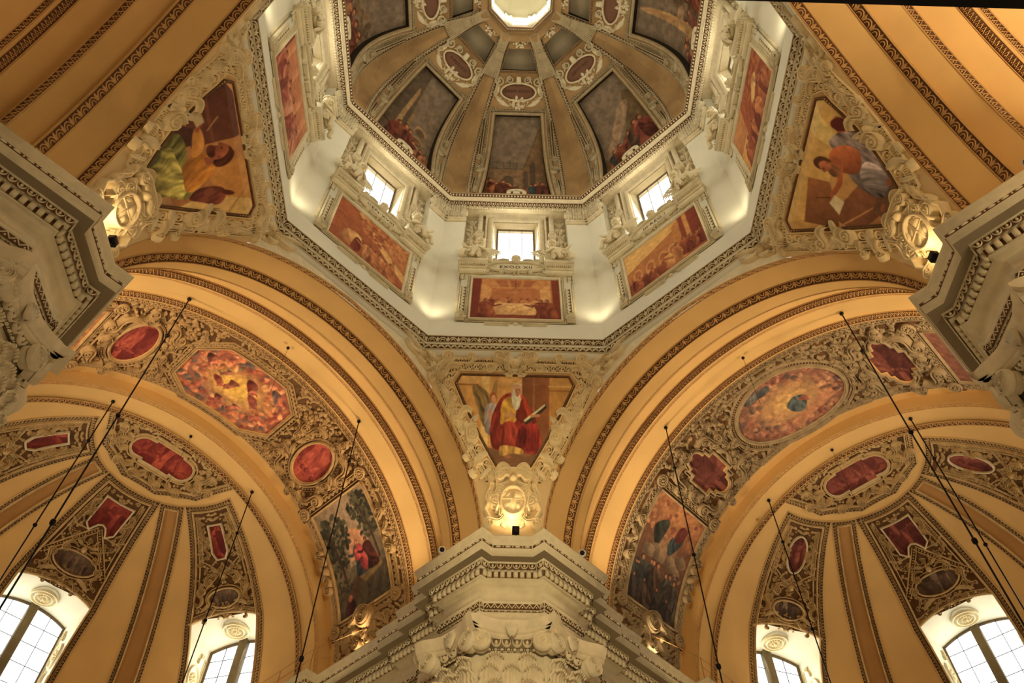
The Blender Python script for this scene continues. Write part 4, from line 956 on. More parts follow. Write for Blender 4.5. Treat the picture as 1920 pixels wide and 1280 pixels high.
for s in (-1, 1):
    vm = vb+(vt-vb)*.40
    m.spiral(s*(edge(vm)+.5), vm, .26, 1.7, 0, s, .1, 0, .2); m.scroll((s*(edge(vm)+.45), vm+.2), (s*(edge(vm)+.4), vm+1.1), .15*s, .15, .12, 0, .16, sgn=-s); m.leaf((s*(edge(vm)+.4), vm-.3), (s*(edge(vm)+.5), vm-1.1), .2, 0, .12)
    m.leaf((s*(edge(.3)+.42), .8), (s*(edge(.3)+.4), .1), .3, 0, .18); m.spiral(s*(edge(vt)+.15), vt+.35, .15, 1.3, 1, s, .07, 0, .1)
    for vv0, vv1 in ((.7, vm-.9), (vm+1.2, vt-.3)):
        g.ribbon([(s*(edge(vv0)+.64), vv0), (s*(edge(vv1)+.64), vv1)], .1, 0, .03); m.ribbon([(s*(edge(vv0)+.70), vv0), (s*(edge(vv1)+.70), vv1)], .04, 0, .09); m.ribbon([(s*(edge(vv0)+.57), vv0), (s*(edge(vv1)+.57), vv1)], .04, 0, .09)
band(m, g, [(-1.15, v1o-.1), (1.15, v1o-.1)], .1, 'dot', .12, .06, fil=0)
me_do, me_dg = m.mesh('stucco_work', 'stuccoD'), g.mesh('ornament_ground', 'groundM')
vc = vR(5.15)
m = M(f_dome); cw, chh = 1.05, .52                   # scripture cartouche
m.ring(0, vc, cw, chh, .12, 0, .16, 26)
for s in (-1, 1):
    m.spiral(s*1.12, vc+.62, .26, 1.7, PI/2, -s, .11, 0, .2, tail=(s*1.45, vc-.1)); m.spiral(s*.5, vc+.72, .2, 1.5, PI/2, -s, .1, 0, .2, tail=(s*.8, vc+.5)); m.scroll((s*1.0, vc-.35), (s*1.45, vc-.05), -.3*s, .1, .11, 0, .18, sgn=s)
    m.leaf((s*1.35, vc-.25), (s*.5, vc-.85), .26, 0, .16, .1*s); m.leaf((s*1.2, vc+.4), (s*1.5, vc-.3), .2, 0, .14, -.1*s)
m.fruit(0, vc-.62, .36, 24, .2); m.fruit(.4, vc-.58, .2, 10, .16); m.fruit(-.4, vc-.58, .2, 10, .16); m.slab([(-.16, vc+.45), (.16, vc+.45), (.12, vc+.9), (-.12, vc+.9)], 0, .24); me_dc = m.mesh('scroll_frame', 'stucco')
m = M(f_dome); m.slab([(cw*math.cos(a), vc+chh*math.sin(a)) for a in np.linspace(0, 2*PI, 25)[:-1]], 0, .03); me_dcg = m.mesh('text_panel', 'maroon')
vsh = vR(2.2); m = M(f_dome)
m.leaf((0, vb+.05), (0, vb+.5), .2, .0, .1); 
for s in (-1, 1): m.scroll((0, vb+.40), (s*.5, vb+.16), .2*s, .09, .10, -.05, .08, sgn=-s)
m.slab([(-.2, vb), (.2, vb), (.14, vb+.3), (0, vb+.4), (-.14, vb+.3)], -.05, .06); me_shl = m.mesh('shell_crest', 'stuccoW')
m = M(f_dome); m.fruit(0, v2o+.35, .3, 16, .25); m.fruit(.35, v2o+.48, .2, 10, .2); m.fruit(-.35, v2o+.48, .2, 10, .2); me_gar = m.mesh('fruit_garland', 'stucco')
DC = (3.9, 0, 49.6)
def dome_paint(k):
    p = Paint(-2.0, 2.0, vb, vt+.05, .045, 40+k); sky = (122, 110, 92)
    p.grad((116, 100, 80), sky); v = lambda q: vb+(vt-vb)*q
    if k == 1:
        p.poly([(-2, v(0)), (2, v(0)), (2, v(.58)), (.35, v(.48)), (-2, v(.5))], (128, 104, 74)); p.poly([(.35, v(.05)), (2, v(0)), (2, v(.95)), (1.25, v(.9)), (.35, v(.5))], (118, 94, 64))
        for x in (-1.2, -.8, -.4, 0.): p.line([(x, v(.5)), (x, v(.57))], .05, (90, 78, 60))
        p.line([(-1.6, v(.57)), (.4, v(.56))], .04, (92, 80, 62)); p.line([(-1.8, v(.5)), (.38, v(.49)), (1.3, v(.9))], .05, (90, 72, 50))
        for x, w_, q in ((-.5, .34, .33), (.55, .14, .4), (.95, .17, .5)):
            p.ell(x, v(q), w_, .5, (86, 72, 54)); p.poly([(x-w_, v(.02)), (x+w_, v(.02)), (x+w_, v(q)), (x-w_, v(q))], (88, 74, 56))
        p.ell(-.55, v(.25), .26, .3, (176, 122, 74)); p.poly([(-.8, v(0)), (-.3, v(0)), (-.3, v(.24)), (-.8, v(.24))], (150, 108, 70))
        P_people(p, [-1.4, -1.1, -.85], v(0), 2.5, [(120, 66, 40), (146, 84, 46), (84, 46, 34)], 3); P_people(p, [.75, 1.2, 1.5], v(0), 2.1, [(44, 66, 72), (108, 62, 48), (96, 54, 46)], 5)
    elif k == 0:
        p.poly([(-2, v(0)), (2, v(0)), (2, v(.75)), (1.0, v(.85)), (.2, v(.5)), (-.6, v(.32)), (-2, v(.28))], (104, 86, 56)); p.blob([(-1.6, v(.3)), (-.4, v(.45)), (1.0, v(.72)), (.4, v(.75)), (-.8, v(.55))], (150, 128, 100), fold=.1)
        P_people(p, [-1.2, -.9, -.6], v(.03), 2.4, [(60, 62, 60), (132, 78, 46), (120, 66, 42)], 5); P_people(p, [0, .4, .8, 1.2], v(.12), 2.7, [(120, 60, 48), (132, 68, 56), (84, 62, 50)], 7)
    elif k == 2:
        p.poly([(-2, v(0)), (.2, v(0)), (-.6, v(1)), (-2, v(1))], (92, 80, 62)); p.poly([(-1.1, v(.1)), (-.7, v(.1)), (-.55, v(.8)), (-.75, v(.85))], (160, 130, 88)); p.poly([(-.3, v(.2)), (-.05, v(.2)), (-.1, v(.65)), (-.3, v(.6))], (140, 112, 76))
        for q in (.55, .42, .3): p.ell(.7, v(q-.05), .6-q*.3, .35, (150, 122, 88)); p.ell(.7, v(q-.07), .5-q*.3, .28, (96, 80, 58))
        P_people(p, [-.9, -.5, -.2, .2], v(.1), 2.4, [(120, 56, 44), (96, 50, 40), (130, 74, 50)], 5); P_people(p, [.7, 1.1, 1.4], v(0), 2.1, [(96, 50, 40), (84, 44, 36), (150, 100, 66)], 6)
    else:
        p.foliage(.6, v(.5), 1.0, [(96, 80, 58), (120, 96, 66)], 50, .2); P_people(p, [-1.3, -.8, -.2, .4, 1.0, 1.4], v(.02), 3.2, [(120, 64, 46), (96, 52, 42), (136, 96, 64), (88, 70, 54)], k)
        if k == 7: p.blob([(-.6, v(.3)), (-.2, v(.9)), (.1, v(.9)), (-.1, v(.3))], (176, 140, 92), fold=.1); p.ell(.3, v(.55), .4, .3, (160, 134, 100), fold=.1)
    p.mottle(.12, 6); p.C = np.clip(p.C*np.array([1.08, 1.0, .9]), 0, 1); return p
VTXT = {1: 'JEREM·XXXVII', 2: 'II·REG·XVI', 0: 'DEVT·XXI'}
DOMW = {1: 'dim palace courtyard with people', 2: 'dim vaulted hall with tall pillars', 0: 'hillside crowd under a long cloud', 7: 'dim crowd round a pale drapery', 3: 'brown crowd of robed people', 4: 'robed people before a tree', 5: 'robed people before a tree', 6: 'robed people before a tree'}
PD = (8.7, 0, 42.6)
td = thing('ceiling_dome', 'octagonal brown and ochre dome with eight ribbed segments', 'dome', kind='structure')
for k in range(8):
    az = k*PI/4; r = (0, 0, az)
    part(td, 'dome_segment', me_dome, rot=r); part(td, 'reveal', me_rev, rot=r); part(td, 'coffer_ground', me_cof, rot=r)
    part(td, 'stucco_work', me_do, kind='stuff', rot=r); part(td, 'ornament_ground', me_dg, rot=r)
    t = thing('dome_painting', '%s, dome painting above the %s' % (DOMW[k], FACE[k]), 'painting', PD, az, group='paintings in the dome')
    part(t, 'painted_canvas', dome_paint(k).canvas(f_dome, -.38, base=PD)); part(t, 'shell_crest', me_shl, loc=(-PD[0], 0, -PD[2]))
    t = thing('dome_cartouche', 'maroon cartouche %s, in the dome above the %s' % ('reading '+VTXT[k] if k in VTXT else 'with worn letters', FACE[k]), 'cartouche', (0, 0, 0), az, group='cartouches in the dome')
    part(t, 'scroll_frame', me_dc); part(t, 'text_panel', me_dcg)
    if k in VTXT: part(t, 'lettering', text_mesh(VTXT[k], .27, f_dome, 0, vc+.05, .05, (0, 0, 0)))
    single('fruit_garland', me_gar, 'stucco fruit garland under the lantern above the %s' % FACE[k], 'garland', az, group='garlands under the lantern')
# gathered stucco draperies at the corners of the lantern
m = M()
for i in range(9):
    q = (i-4)/4
    Pth = [(2.05+.35*t_-.1*math.sin(t_*3), q*(.17+.20*abs(t_-.9)+.06*t_), 50.6-1.25*t_**.9*0-.18*t_*t_-.42*t_+.05) for t_ in np.linspace(0, 3.6, 9)]
    V = []; Q = []
    for j, (x, y, z) in enumerate(Pth):
        x = x/1.0; rad = .075
        for a in range(6): V.append((x+0, y+rad*math.cos(a*PI/3), z-.12+rad*1.4*math.sin(a*PI/3)))
    for j in range(len(Pth)-1):
        for a in range(6): Q.append((j*6+a, j*6+(a+1) % 6, (j+1)*6+(a+1) % 6, (j+1)*6+a))
    m.add(V, Q)
# place on the corner line of the dome: radius = R/cos(22.5)
def corner_z(rho): return np.interp(-rho*math.cos(PI/8), -_R, _Z)
m = M()
for i in range(11):
    q = (i-5)/5; V = []; Q = []; N = 12
    for j in range(N):
        t_ = j/(N-1); rho = 2.0+2.6*t_; wdt = .16+.14*abs(t_-.38)*2+.16*t_; y = q*wdt; z = corner_z(rho)-.16+.06*math.cos(q*2)-.05*(1 if abs(t_-.38) < .06 else 0); rad = .055
        for a in range(6): V.append((rho, y+rad*math.cos(a*PI/3), z+rad*1.5*math.sin(a*PI/3)))
    for j in range(N-1):
        for a in range(6): Q.append((j*6+a, j*6+(a+1) % 6, (j+1)*6+(a+1) % 6, (j+1)*6+a))
    m.add(V, Q)
me_drp = m.mesh('drapery_folds', 'stuccoD')
m = M(); m.box(3.0-.06, 3.0+.06, -.26, .26, corner_z(3.0)-.3, corner_z(3.0)-.06); me_tie = m.mesh('drapery_tie', 'stuccoD')
for k in range(8):
    t = thing('stucco_drapery', 'gathered stucco drapery by the lantern, between %s and %s' % (FACE[k].replace(' face', ''), FACE[(k+1) % 8]), 'drapery', (0, 0, 0), (k+.5)*PI/4, group='draperies round the lantern'); part(t, 'drapery_folds', me_drp); part(t, 'drapery_tie', me_tie)
# lantern
t = thing('ceiling_lantern', 'bright octagonal lantern with small windows at the top of the dome', 'lantern', kind='structure')
part(t, 'lantern_ring', ring8([(2.3, 49.6), (1.95, 49.55), (1.92, 50.35), (1.86, 50.36), (1.82, 50.5), (1.74, 50.52), (1.72, 50.7), (1.72, 50.8), (1.9, 50.85)], 'lantern_ring', 'domep'))
part(t, 'lantern_wall', ring8([(1.9, 50.85), (1.9, 51.6), (1.85, 51.62), (1.85, 51.7)], 'lantern_wall', 'white'))
m = M(f_face(1.9)); hw = 1.9*T8
m.rect(-hw, -.42, 51.7, 54.2); m.rect(.42, hw, 51.7, 54.2); m.rect(-.42, .42, 53.3, 54.2)
for s in (-1, 1): m.box(s*.62-.12, s*.62+.12, 51.0, 54.0, 0, .12); m.add([(s*.42, 51.7, 0), (s*.42, 51.7, -.3), (s*.42, 53.3, -.3), (s*.42, 53.3, 0)], [(0, 1, 2, 3)])
me_lw = m.mesh('lantern_pier', 'white'); m = M(f_face(2.15)); m.rect(-.42, .0, 51.6, 53.4); me_lp = m.mesh('pane', 'glass'); m = M(f_face(2.15)); m.rect(.0, .42, 51.6, 53.4); me_lp2 = m.mesh('pane', 'glass')
m = M(f_face(2.13)); m.box(-.02, .02, 51.6, 53.4, 0, .03); m.box(-.42, .42, 52.3, 52.33, 0, .03); me_lb = m.mesh('glazing_bar', 'frameM')
m, g = M(f_face(1.84)), M(f_face(1.84)); band(m, g, [(-.76, 50.44), (.76, 50.44)], .12, 'dent', .1, .05, fil=0); me_ld = m.mesh('dentil_row', 'white')
for k in range(8):
    r = (0, 0, k*PI/4)
    for nm, me in (('lantern_pier', me_lw), ('pane', me_lp), ('pane', me_lp2), ('glazing_bar', me_lb)): part(t, nm, me, rot=r)
    part(t, 'dentil_row', me_ld, kind='stuff', rot=r)
part(t, 'lantern_cap', ring8([(1.9, 54.2), (1.6, 54.3), (1.5, 54.6), (1.0, 55.0), (.01, 55.2)], 'lantern_cap', 'white'))
# ---------------------------------------------------------------- evangelist paintings on the pendentives
PP = (11.0, 0, 25.2)
EV = [(-2.2, 26.98), (-2.36, 26.6), (-.6, 23.7), (.6, 23.7), (2.36, 26.6), (2.2, 26.98)]
def evangelist(k):
    p = Paint(-2.45, 2.45, 23.6, 27.1, .024, 60+k)
    if k == 0:
        p.grad((206, 136, 66), (236, 176, 92)); p.poly([(-1.35, 23.6), (-1.05, 23.6), (-1.05, 27.1), (-1.35, 27.1)], (244, 196, 108)); p.poly([(-1.0, 24.5), (-.55, 24.5), (-.55, 27.1), (-1.0, 27.1)], (226, 160, 78))
        p.poly([(.3, 24.3), (1.5, 24.3), (1.5, 27.1), (.3, 27.1)], (150, 88, 48), shade=.15); p.poly([(.75, 24.3), (.82, 24.3), (.82, 27.1), (.75, 27.1)], (178, 110, 60)); p.poly([(1.42, 24.5), (2.3, 26.2), (2.4, 27.1), (1.42, 27.1)], (214, 150, 70))
        p.line([(1.4, 26.55), (2.4, 26.55)], .05, (240, 190, 100)); p.line([(1.4, 26.42), (2.3, 26.42)], .03, (160, 100, 50)); p.line([(-2.4, 26.55), (-1.5, 26.55)], .05, (170, 110, 50)); p.poly([(-1.2, 23.6), (1.2, 23.6), (1.3, 24.4), (-1.2, 24.4)], (142, 96, 58))
        p.blob([(-1.75, 26.5), (-1.3, 26.45), (-.95, 26.1), (-.95, 25.3), (-1.25, 25.2), (-1.5, 25.8)], (150, 120, 66), fold=.25, fs=16); p.blob([(-.98, 26.1), (-.82, 26.75), (-.72, 26.65), (-.78, 26.1)], (160, 126, 74), fold=.2)
        p.blob([(-1.15, 25.0), (-1.2, 25.8), (-.95, 26.0), (-.7, 25.9), (-.55, 25.3), (-.7, 24.9)], (166, 148, 138), shade=.25, fold=.15); p.line([(-1.0, 25.7), (-.9, 25.3), (-.6, 25.4)], .13, (206, 142, 92)); p.ell(-.88, 26.17, .15, .17, (176, 92, 52)); p.ell(-.86, 26.12, .1, .13, (222, 156, 104), shade=.15)
        p.blob([(-.9, 24.5), (-.95, 25.3), (-.75, 25.9), (-.35, 26.3), (.35, 26.25), (.6, 25.9), (.75, 25.5), (1.0, 25.2), (1.1, 24.6), (.95, 24.2), (.4, 24.25), (0, 24.35), (-.5, 24.3)], (158, 50, 36), shade=.25, fold=.2)
        p.blob([(-.5, 25.5), (-.55, 25.9), (-.3, 26.2), (.3, 26.15), (.4, 25.85), (.1, 25.5), (-.2, 25.45)], (232, 172, 62), shade=.25, fold=.15); p.blob([(-.55, 25.3), (-.5, 25.65), (-.1, 25.7), (.1, 25.5), (-.1, 25.3)], (224, 160, 58), fold=.2)
        p.blob([(.05, 25.55), (.35, 26.2), (.62, 25.9), (.95, 25.45), (.6, 25.3)], (170, 58, 38), shade=.3, fold=.25); p.blob([(-.6, 24.5), (-.5, 25.25), (-.1, 25.4), (.15, 25.1), (.1, 24.4), (-.2, 24.3)], (176, 62, 42), shade=.35, fold=.2); p.blob([(.1, 24.4), (.2, 25.15), (.6, 25.35), (.9, 25.1), (.9, 24.4), (.5, 24.3)], (146, 44, 34), shade=.35, fold=.25)
        p.blob([(-.5, 24.1), (-.5, 24.5), (.3, 24.4), (.35, 24.15), (0, 24.2)], (220, 164, 74), fold=.2); p.ell(-.24, 24.07, .14, .07, (190, 116, 74)); p.ell(.55, 24.15, .14, .07, (180, 106, 66))
        p.poly([(.35, 25.42), (1.25, 26.05), (1.32, 25.88), (.5, 25.28)], (70, 56, 40)); p.poly([(.38, 25.45), (1.24, 26.02), (1.26, 25.95), (.44, 25.38)], (236, 214, 160)); p.line([(.7, 25.6), (1.0, 25.62)], .1, (206, 138, 90)); p.line([(-.3, 25.6), (0, 25.62)], .12, (214, 146, 92)); p.ell(-.2, 25.66, .11, .07, (220, 152, 98))
        p.ell(.1, 26.46, .19, .2, (222, 206, 170)); p.ell(.14, 26.42, .13, .16, (206, 132, 88), shade=.2); p.ell(.09, 26.5, .17, .1, (218, 160, 116)); p.blob([(-.12, 26.35), (-.1, 26.05), (.02, 25.8), (.18, 25.85), (.24, 26.1), (.22, 26.3), (.1, 26.22)], (216, 206, 168), fold=.2); p.ell(.17, 26.43, .025, .02, (60, 36, 24)); p.ell(.08, 26.43, .025, .02, (60, 36, 24))
    elif k == 1:
        p.grad((176, 110, 58), (214, 144, 76)); p.poly([(-2.4, 25.3), (-.6, 25.3), (-.5, 26.9), (-2.4, 26.95)], (112, 62, 44), shade=.1); p.poly([(-2.4, 25.95), (-.6, 25.95), (-.6, 26.05), (-2.4, 26.05)], (138, 78, 52)); p.poly([(-2.4, 26.6), (-1.9, 26.98), (-2.4, 27.1)], (226, 158, 84))
        p.poly([(.3, 25.6), (2.4, 26.2), (2.4, 27.1), (.2, 27.1)], (226, 152, 70)); p.poly([(1.1, 24.2), (2.4, 26.0), (2.4, 26.9), (1.9, 26.95), (1.1, 25.5)], (240, 192, 108)); p.line([(1.2, 26.8), (2.2, 25.9)], .04, (196, 140, 70)); p.poly([(-.8, 23.6), (.8, 23.6), (1.3, 24.3), (-.9, 24.1)], (196, 142, 88))
        p.blob([(-1.5, 25.0), (-1.0, 25.6), (-.7, 25.3), (-.9, 24.7)], (84, 50, 36)); p.blob([(-1.15, 24.4), (-1.25, 24.95), (-.8, 25.15), (-.1, 25.1), (.6, 25.2), (.95, 24.8), (.6, 24.2), (.3, 23.75), (-.8, 23.65)], (134, 126, 58), shade=.3, fold=.25)
        p.blob([(-.75, 23.8), (-.9, 24.6), (-.5, 24.75), (.3, 24.9), (.8, 24.7), (.5, 24.1), (.1, 23.75)], (176, 160, 74), shade=.35, fold=.25); p.blob([(-1.0, 23.8), (-1.1, 24.3), (-.7, 24.2), (-.6, 23.75)], (84, 86, 48), fold=.2)
        p.blob([(-.2, 24.95), (-.35, 25.5), (-.2, 25.85), (.15, 25.95), (.5, 25.75), (.8, 25.2), (.7, 24.85), (.2, 24.85)], (222, 138, 48), shade=.3, fold=.12); p.blob([(-.35, 25.6), (-.7, 25.75), (-1.15, 25.7), (-1.15, 25.5), (-.7, 25.35), (-.3, 25.3)], (226, 148, 62), shade=.2); p.line([(-1.1, 25.6), (-1.35, 25.72)], .13, (176, 92, 58)); p.ell(-1.3, 25.72, .12, .1, (168, 84, 54))
        p.blob([(.02, 25.85), (.3, 25.98), (.3, 26.3), (.05, 26.5), (-.2, 26.46), (-.3, 26.36), (-.1, 26.2), (-.02, 26.0)], (98, 46, 30), fold=.2); p.blob([(-.02, 25.8), (.05, 26.1), (-.05, 26.32), (-.28, 26.4), (-.4, 26.3), (-.5, 26.16), (-.42, 26.12), (-.42, 26.02), (-.3, 25.88), (-.15, 25.8)], (172, 92, 58), shade=.3); p.blob([(-.42, 26.04), (-.5, 25.84), (-.3, 25.74), (-.08, 25.84), (-.12, 25.98), (-.3, 26.0)], (104, 50, 32), fold=.2); p.ell(-.3, 26.2, .035, .025, (60, 26, 18)); p.ell(-.02, 26.08, .04, .06, (150, 78, 50)); p.blob([(-.15, 25.65), (-.05, 25.9), (.1, 25.88), (.15, 25.7)], (176, 96, 60)); p.poly([(-2.1, 25.5), (-1.9, 25.42), (-1.2, 25.6), (-1.3, 25.86), (-1.9, 25.78)], (206, 178, 124)); p.line([(-1.0, 25.9), (-1.35, 26.25)], .04, (200, 150, 90))
        p.blob([(.8, 25.3), (1.0, 25.95), (1.35, 26.1), (1.6, 25.8), (1.3, 25.3), (1.0, 24.9)], (128, 62, 44), shade=.25, fold=.2); p.ell(1.3, 26.15, .08, .2, (104, 48, 34), -.6); p.ell(1.05, 25.6, .14, .18, (146, 78, 54))
    elif k == 3:
        p.grad((180, 120, 62), (228, 176, 92)); p.poly([(-1.4, 25.8), (2.4, 26.1), (2.4, 27.1), (-2.4, 27.1)], (232, 182, 96)); p.poly([(.9, 26.0), (1.4, 26.1), (2.2, 27.0), (1.3, 27.1)], (244, 208, 120)); p.poly([(-1.6, 25.2), (-.2, 25.9), (-.3, 26.5), (-1.9, 26.3)], (150, 92, 52), shade=.2); p.poly([(-1.5, 24.6), (.2, 23.6), (.4, 24.9), (-1.3, 25.6)], (140, 84, 48), shade=.1); p.line([(-1.6, 25.3), (-.1, 24.1)], .05, (206, 140, 76)); p.poly([(-.6, 23.6), (1, 23.6), (.9, 24.3), (-.4, 24.3)], (120, 80, 48))
        p.blob([(1.3, 25.2), (1.25, 25.7), (1.6, 26.15), (1.95, 26.2), (1.95, 25.7), (1.7, 25.2)], (140, 66, 40), fold=.3); p.ell(1.75, 26.05, .2, .25, (110, 44, 32), .3)
        p.blob([(.1, 24.1), (.0, 24.7), (.2, 25.3), (.6, 25.75), (1.0, 26.1), (1.35, 26.1), (1.7, 25.6), (1.55, 24.9), (1.1, 24.3), (.6, 23.95)], (142, 122, 112), shade=.3, fold=.28); p.blob([(.2, 24.2), (.15, 24.8), (.55, 25.1), (.95, 24.95), (.9, 24.3), (.5, 24.0)], (160, 142, 132), shade=.4, fold=.2); p.blob([(.8, 25.9), (1.1, 26.2), (1.5, 26.0), (1.5, 25.6), (1.15, 25.75)], (156, 136, 126), fold=.25)
        p.blob([(.35, 25.3), (.3, 25.8), (.6, 26.1), (1.0, 26.0), (1.2, 25.6), (1.05, 25.2), (.6, 25.1)], (196, 104, 56), shade=.3); p.line([(1.0, 25.8), (1.08, 25.35), (.82, 25.22)], .17, (200, 108, 60), shade=.2); p.line([(.4, 25.7), (-.1, 25.6), (-.6, 25.72)], .16, (190, 98, 54), shade=.2); p.ell(-.65, 25.72, .12, .08, (190, 98, 56))
        p.blob([(.12, 26.2), (.16, 26.4), (.34, 26.47), (.52, 26.36), (.55, 26.15), (.45, 26.0)], (112, 66, 42), fold=.25); p.blob([(.14, 26.25), (.06, 26.12), (.12, 26.06), (.14, 25.92), (.3, 25.88), (.42, 26.02), (.42, 26.22), (.28, 26.32)], (198, 112, 68), shade=.25); p.blob([(.12, 26.0), (.02, 25.84), (.12, 25.68), (.3, 25.66), (.42, 25.82), (.42, 26.02), (.3, 25.95)], (136, 86, 54), fold=.25); p.ell(.17, 26.16, .03, .02, (60, 34, 22)); p.ell(.4, 26.1, .035, .05, (176, 96, 58)); p.blob([(.38, 25.65), (.42, 25.95), (.6, 25.98), (.65, 25.75)], (190, 104, 60))
        p.poly([(-1.15, 25.35), (-.9, 25.75), (-.55, 25.65), (-.65, 25.3)], (226, 204, 150)); p.line([(-.7, 25.75), (-.9, 26.15)], .03, (90, 50, 30)); p.ell(.65, 24.05, .14, .08, (170, 92, 56)); p.ell(-.2, 23.98, .14, .08, (170, 92, 56))
    else: p.grad((180, 120, 60), (230, 170, 90)); p.person(0, 23.9, 2.8, (90, 110, 80), cloak=(150, 60, 40), arm=1)
    p.mottle(.06, 8); return p
EVW = {0: 'old bearded man in a red robe holding a book', 1: 'dark-haired man in yellow and green robes writing', 3: 'bare-shouldered bearded man wrapped in a grey cloth', 2: 'robed man pointing'}
EVP = {0: 'above the bottom centre pier', 1: 'above the left pier', 3: 'above the right pier', 2: 'above the near pier'}
m = M(f_pend); m.ribbon(offs(EV, -.06, True), .10, .02, .09, True, sub=.5); md = M(f_pend); band(md, None, offs(EV, -.06, True), .10, 'dot', .085, .035, True, 0, .06)
me_f1, me_f1d = m.mesh('inner_frame', 'ground', PP), md.mesh('bead_border', 'stuccoO', PP)
m, g = M(f_pend), M(f_pend)
E2 = [(-2.42, 27.43), (-2.84, 26.75), (-.82, 23.40), (.82, 23.40), (2.84, 26.75), (2.42, 27.43)]
g.ribbon(offs(EV, -.24, True), .30, 0, .02, True, sub=.5)
band(m, g, E2, .34, 'ring', .33, .09, True, .05, 0, sub=.5)
E3 = offs(E2, -.33, True); band(m, g, E3, .22, 'tooth', .15, .10, True, .03, 0, sub=.5)
E4 = offs(E2, -.44, True); m.ribbon(E4, .05, 0, .05, True, sub=.4)
me_f2, me_f2g = m.mesh('ring_and_tooth_border', 'stuccoP', PP), g.mesh('border_ground', 'ground', PP)
m = M(f_pend)                                        # cream fillet field round the picture
m.ribbon(offs(EV, -.22, True), .22, .012, .03, True, top=.98, sub=.4); me_f0 = m.mesh('fillet', 'stuccoO', PP)
m = M(f_pend)
for s in (-1, 1):                                    # scrolls and shells of the frame, mirrored
    m.scroll((s*.35, 27.15), (s*.72, 27.75), .3*s, .2, .17, 0, .24, sgn=s); m.scroll((s*.1, 27.1), (s*.3, 27.9), -.25*s, .14, .14, 0, .26, sgn=-s); m.leaf((0, 27.5), (s*.55, 27.9), .34, 0, .26, .2*s); m.leaf((0, 27.3), (s*.5, 27.05), .25, 0, .2, -.2*s)
    m.spiral(s*1.05, 27.35, .18, 1.5, 0, s, .1, 0, .2, tail=(s*.75, 27.5))
    m.scroll((s*2.1, 27.5), (s*1.75, 27.95), .2*s, .13, .13, 0, .16, sgn=-s); m.scroll((s*2.95, 26.6), (s*2.75, 27.65), -.35*s, .22, .2, 0, .26, sgn=-s); m.scroll((s*2.3, 27.3), (s*2.85, 27.05), .4*s, .16, .14, 0, .26, sgn=s)
    m.leaf((s*2.9, 26.9), (s*3.45, 27.3), .36, 0, .22, .2*s); m.leaf((s*3.0, 27.2), (s*3.5, 27.85), .34, 0, .2, -.2*s); m.scroll((s*3.2, 27.3), (s*3.75, 27.75), .3*s, .14, .14, 0, .2, sgn=s)
    m.leaf((s*3.4, 27.5), (s*4.4, 28.1), .3, 0, .16, .15*s, 8); m.leaf((s*3.6, 27.7), (s*4.9, 28.25), .22, 0, .14, -.12*s, 8); m.leaf((s*3.5, 27.3), (s*4.3, 27.85), .22, 0, .14, -.15*s); m.scroll((s*2.9, 26.2), (s*3.3, 26.95), .2*s, .15, .13, 0, .18, sgn=-s)
    m.leaf((s*4.0, 27.75), (s*4.7, 28.0), .2, 0, .12, .2*s)
    for (x0, z0, x1, z1, w_, b_) in ((3.3, 27.6, 3.9, 28.05, .2, .25), (3.7, 27.5, 4.25, 27.65, .16, -.2), (4.1, 27.9, 4.95, 28.1, .2, -.2), (4.2, 28.1, 5.2, 28.45, .16, .15), (3.1, 26.6, 3.5, 27.2, .2, .2), (2.75, 25.9, 3.1, 26.5, .18, .2)): m.leaf((s*x0, z0), (s*x1, z1), w_*1.3, 0, .26, s*b_, 7)
    m.scroll((s*3.6, 27.75), (s*4.1, 28.0), .35*s, .13, .12, 0, .26, sgn=-s); m.scroll((s*2.5, 25.5), (s*2.65, 26.0), .3*s, .13, .11, 0, .2, sgn=s)
    # mask clusters half-way down the sloping sides
    cx, cz = s*1.95, 25.12
    m.scroll((s*1.7, 25.6), (s*2.2, 25.45), .4*s, .17, .16, 0, .28, sgn=s); m.scroll((s*1.5, 25.1), (s*1.85, 24.75), .4*s, .2, .17, 0, .3, sgn=-s); m.leaf((cx, cz), (s*2.45, 25.35), .3, 0, .26); m.leaf((cx, cz), (s*2.25, 24.8), .3, 0, .24); m.leaf((s*1.8, 25.3), (s*1.45, 25.55), .2, 0, .2); m.bump(cx, cz, .17, .2, .3, 10); m.leaf((s*2.0, 25.5), (s*2.5, 25.8), .22, 0, .16)
    m.scroll((s*2.35, 26.1), (s*2.75, 25.75), .3*s, .14, .12, 0, .18, sgn=-s); m.scroll((s*1.6, 24.4), (s*1.85, 23.95), .3*s, .13, .12, 0, .2, sgn=s)
    m.leaf((s*1.05, 24.15), (s*1.55, 23.6), .26, 0, .24, .2*s); m.scroll((s*1.2, 23.75), (s*1.5, 23.35), .3*s, .16, .14, 0, .26, sgn=s); m.leaf((s*.9, 23.6), (s*1.3, 23.1), .2, 0, .2)
    m.scroll((s*.15, 23.55), (s*.65, 23.45), .4*s, .14, .12, 0, .22, sgn=-s); m.scroll((s*.9, 23.2), (s*.45, 23.35), .4*s, .12, .12, 0, .22, sgn=s)
m.fruit(0, 23.4, .22, 10, .2); m.bump(0, 27.6, .14, .2, .3, 10)
me_f3 = m.mesh('scroll_work', 'stuccoP', PP)
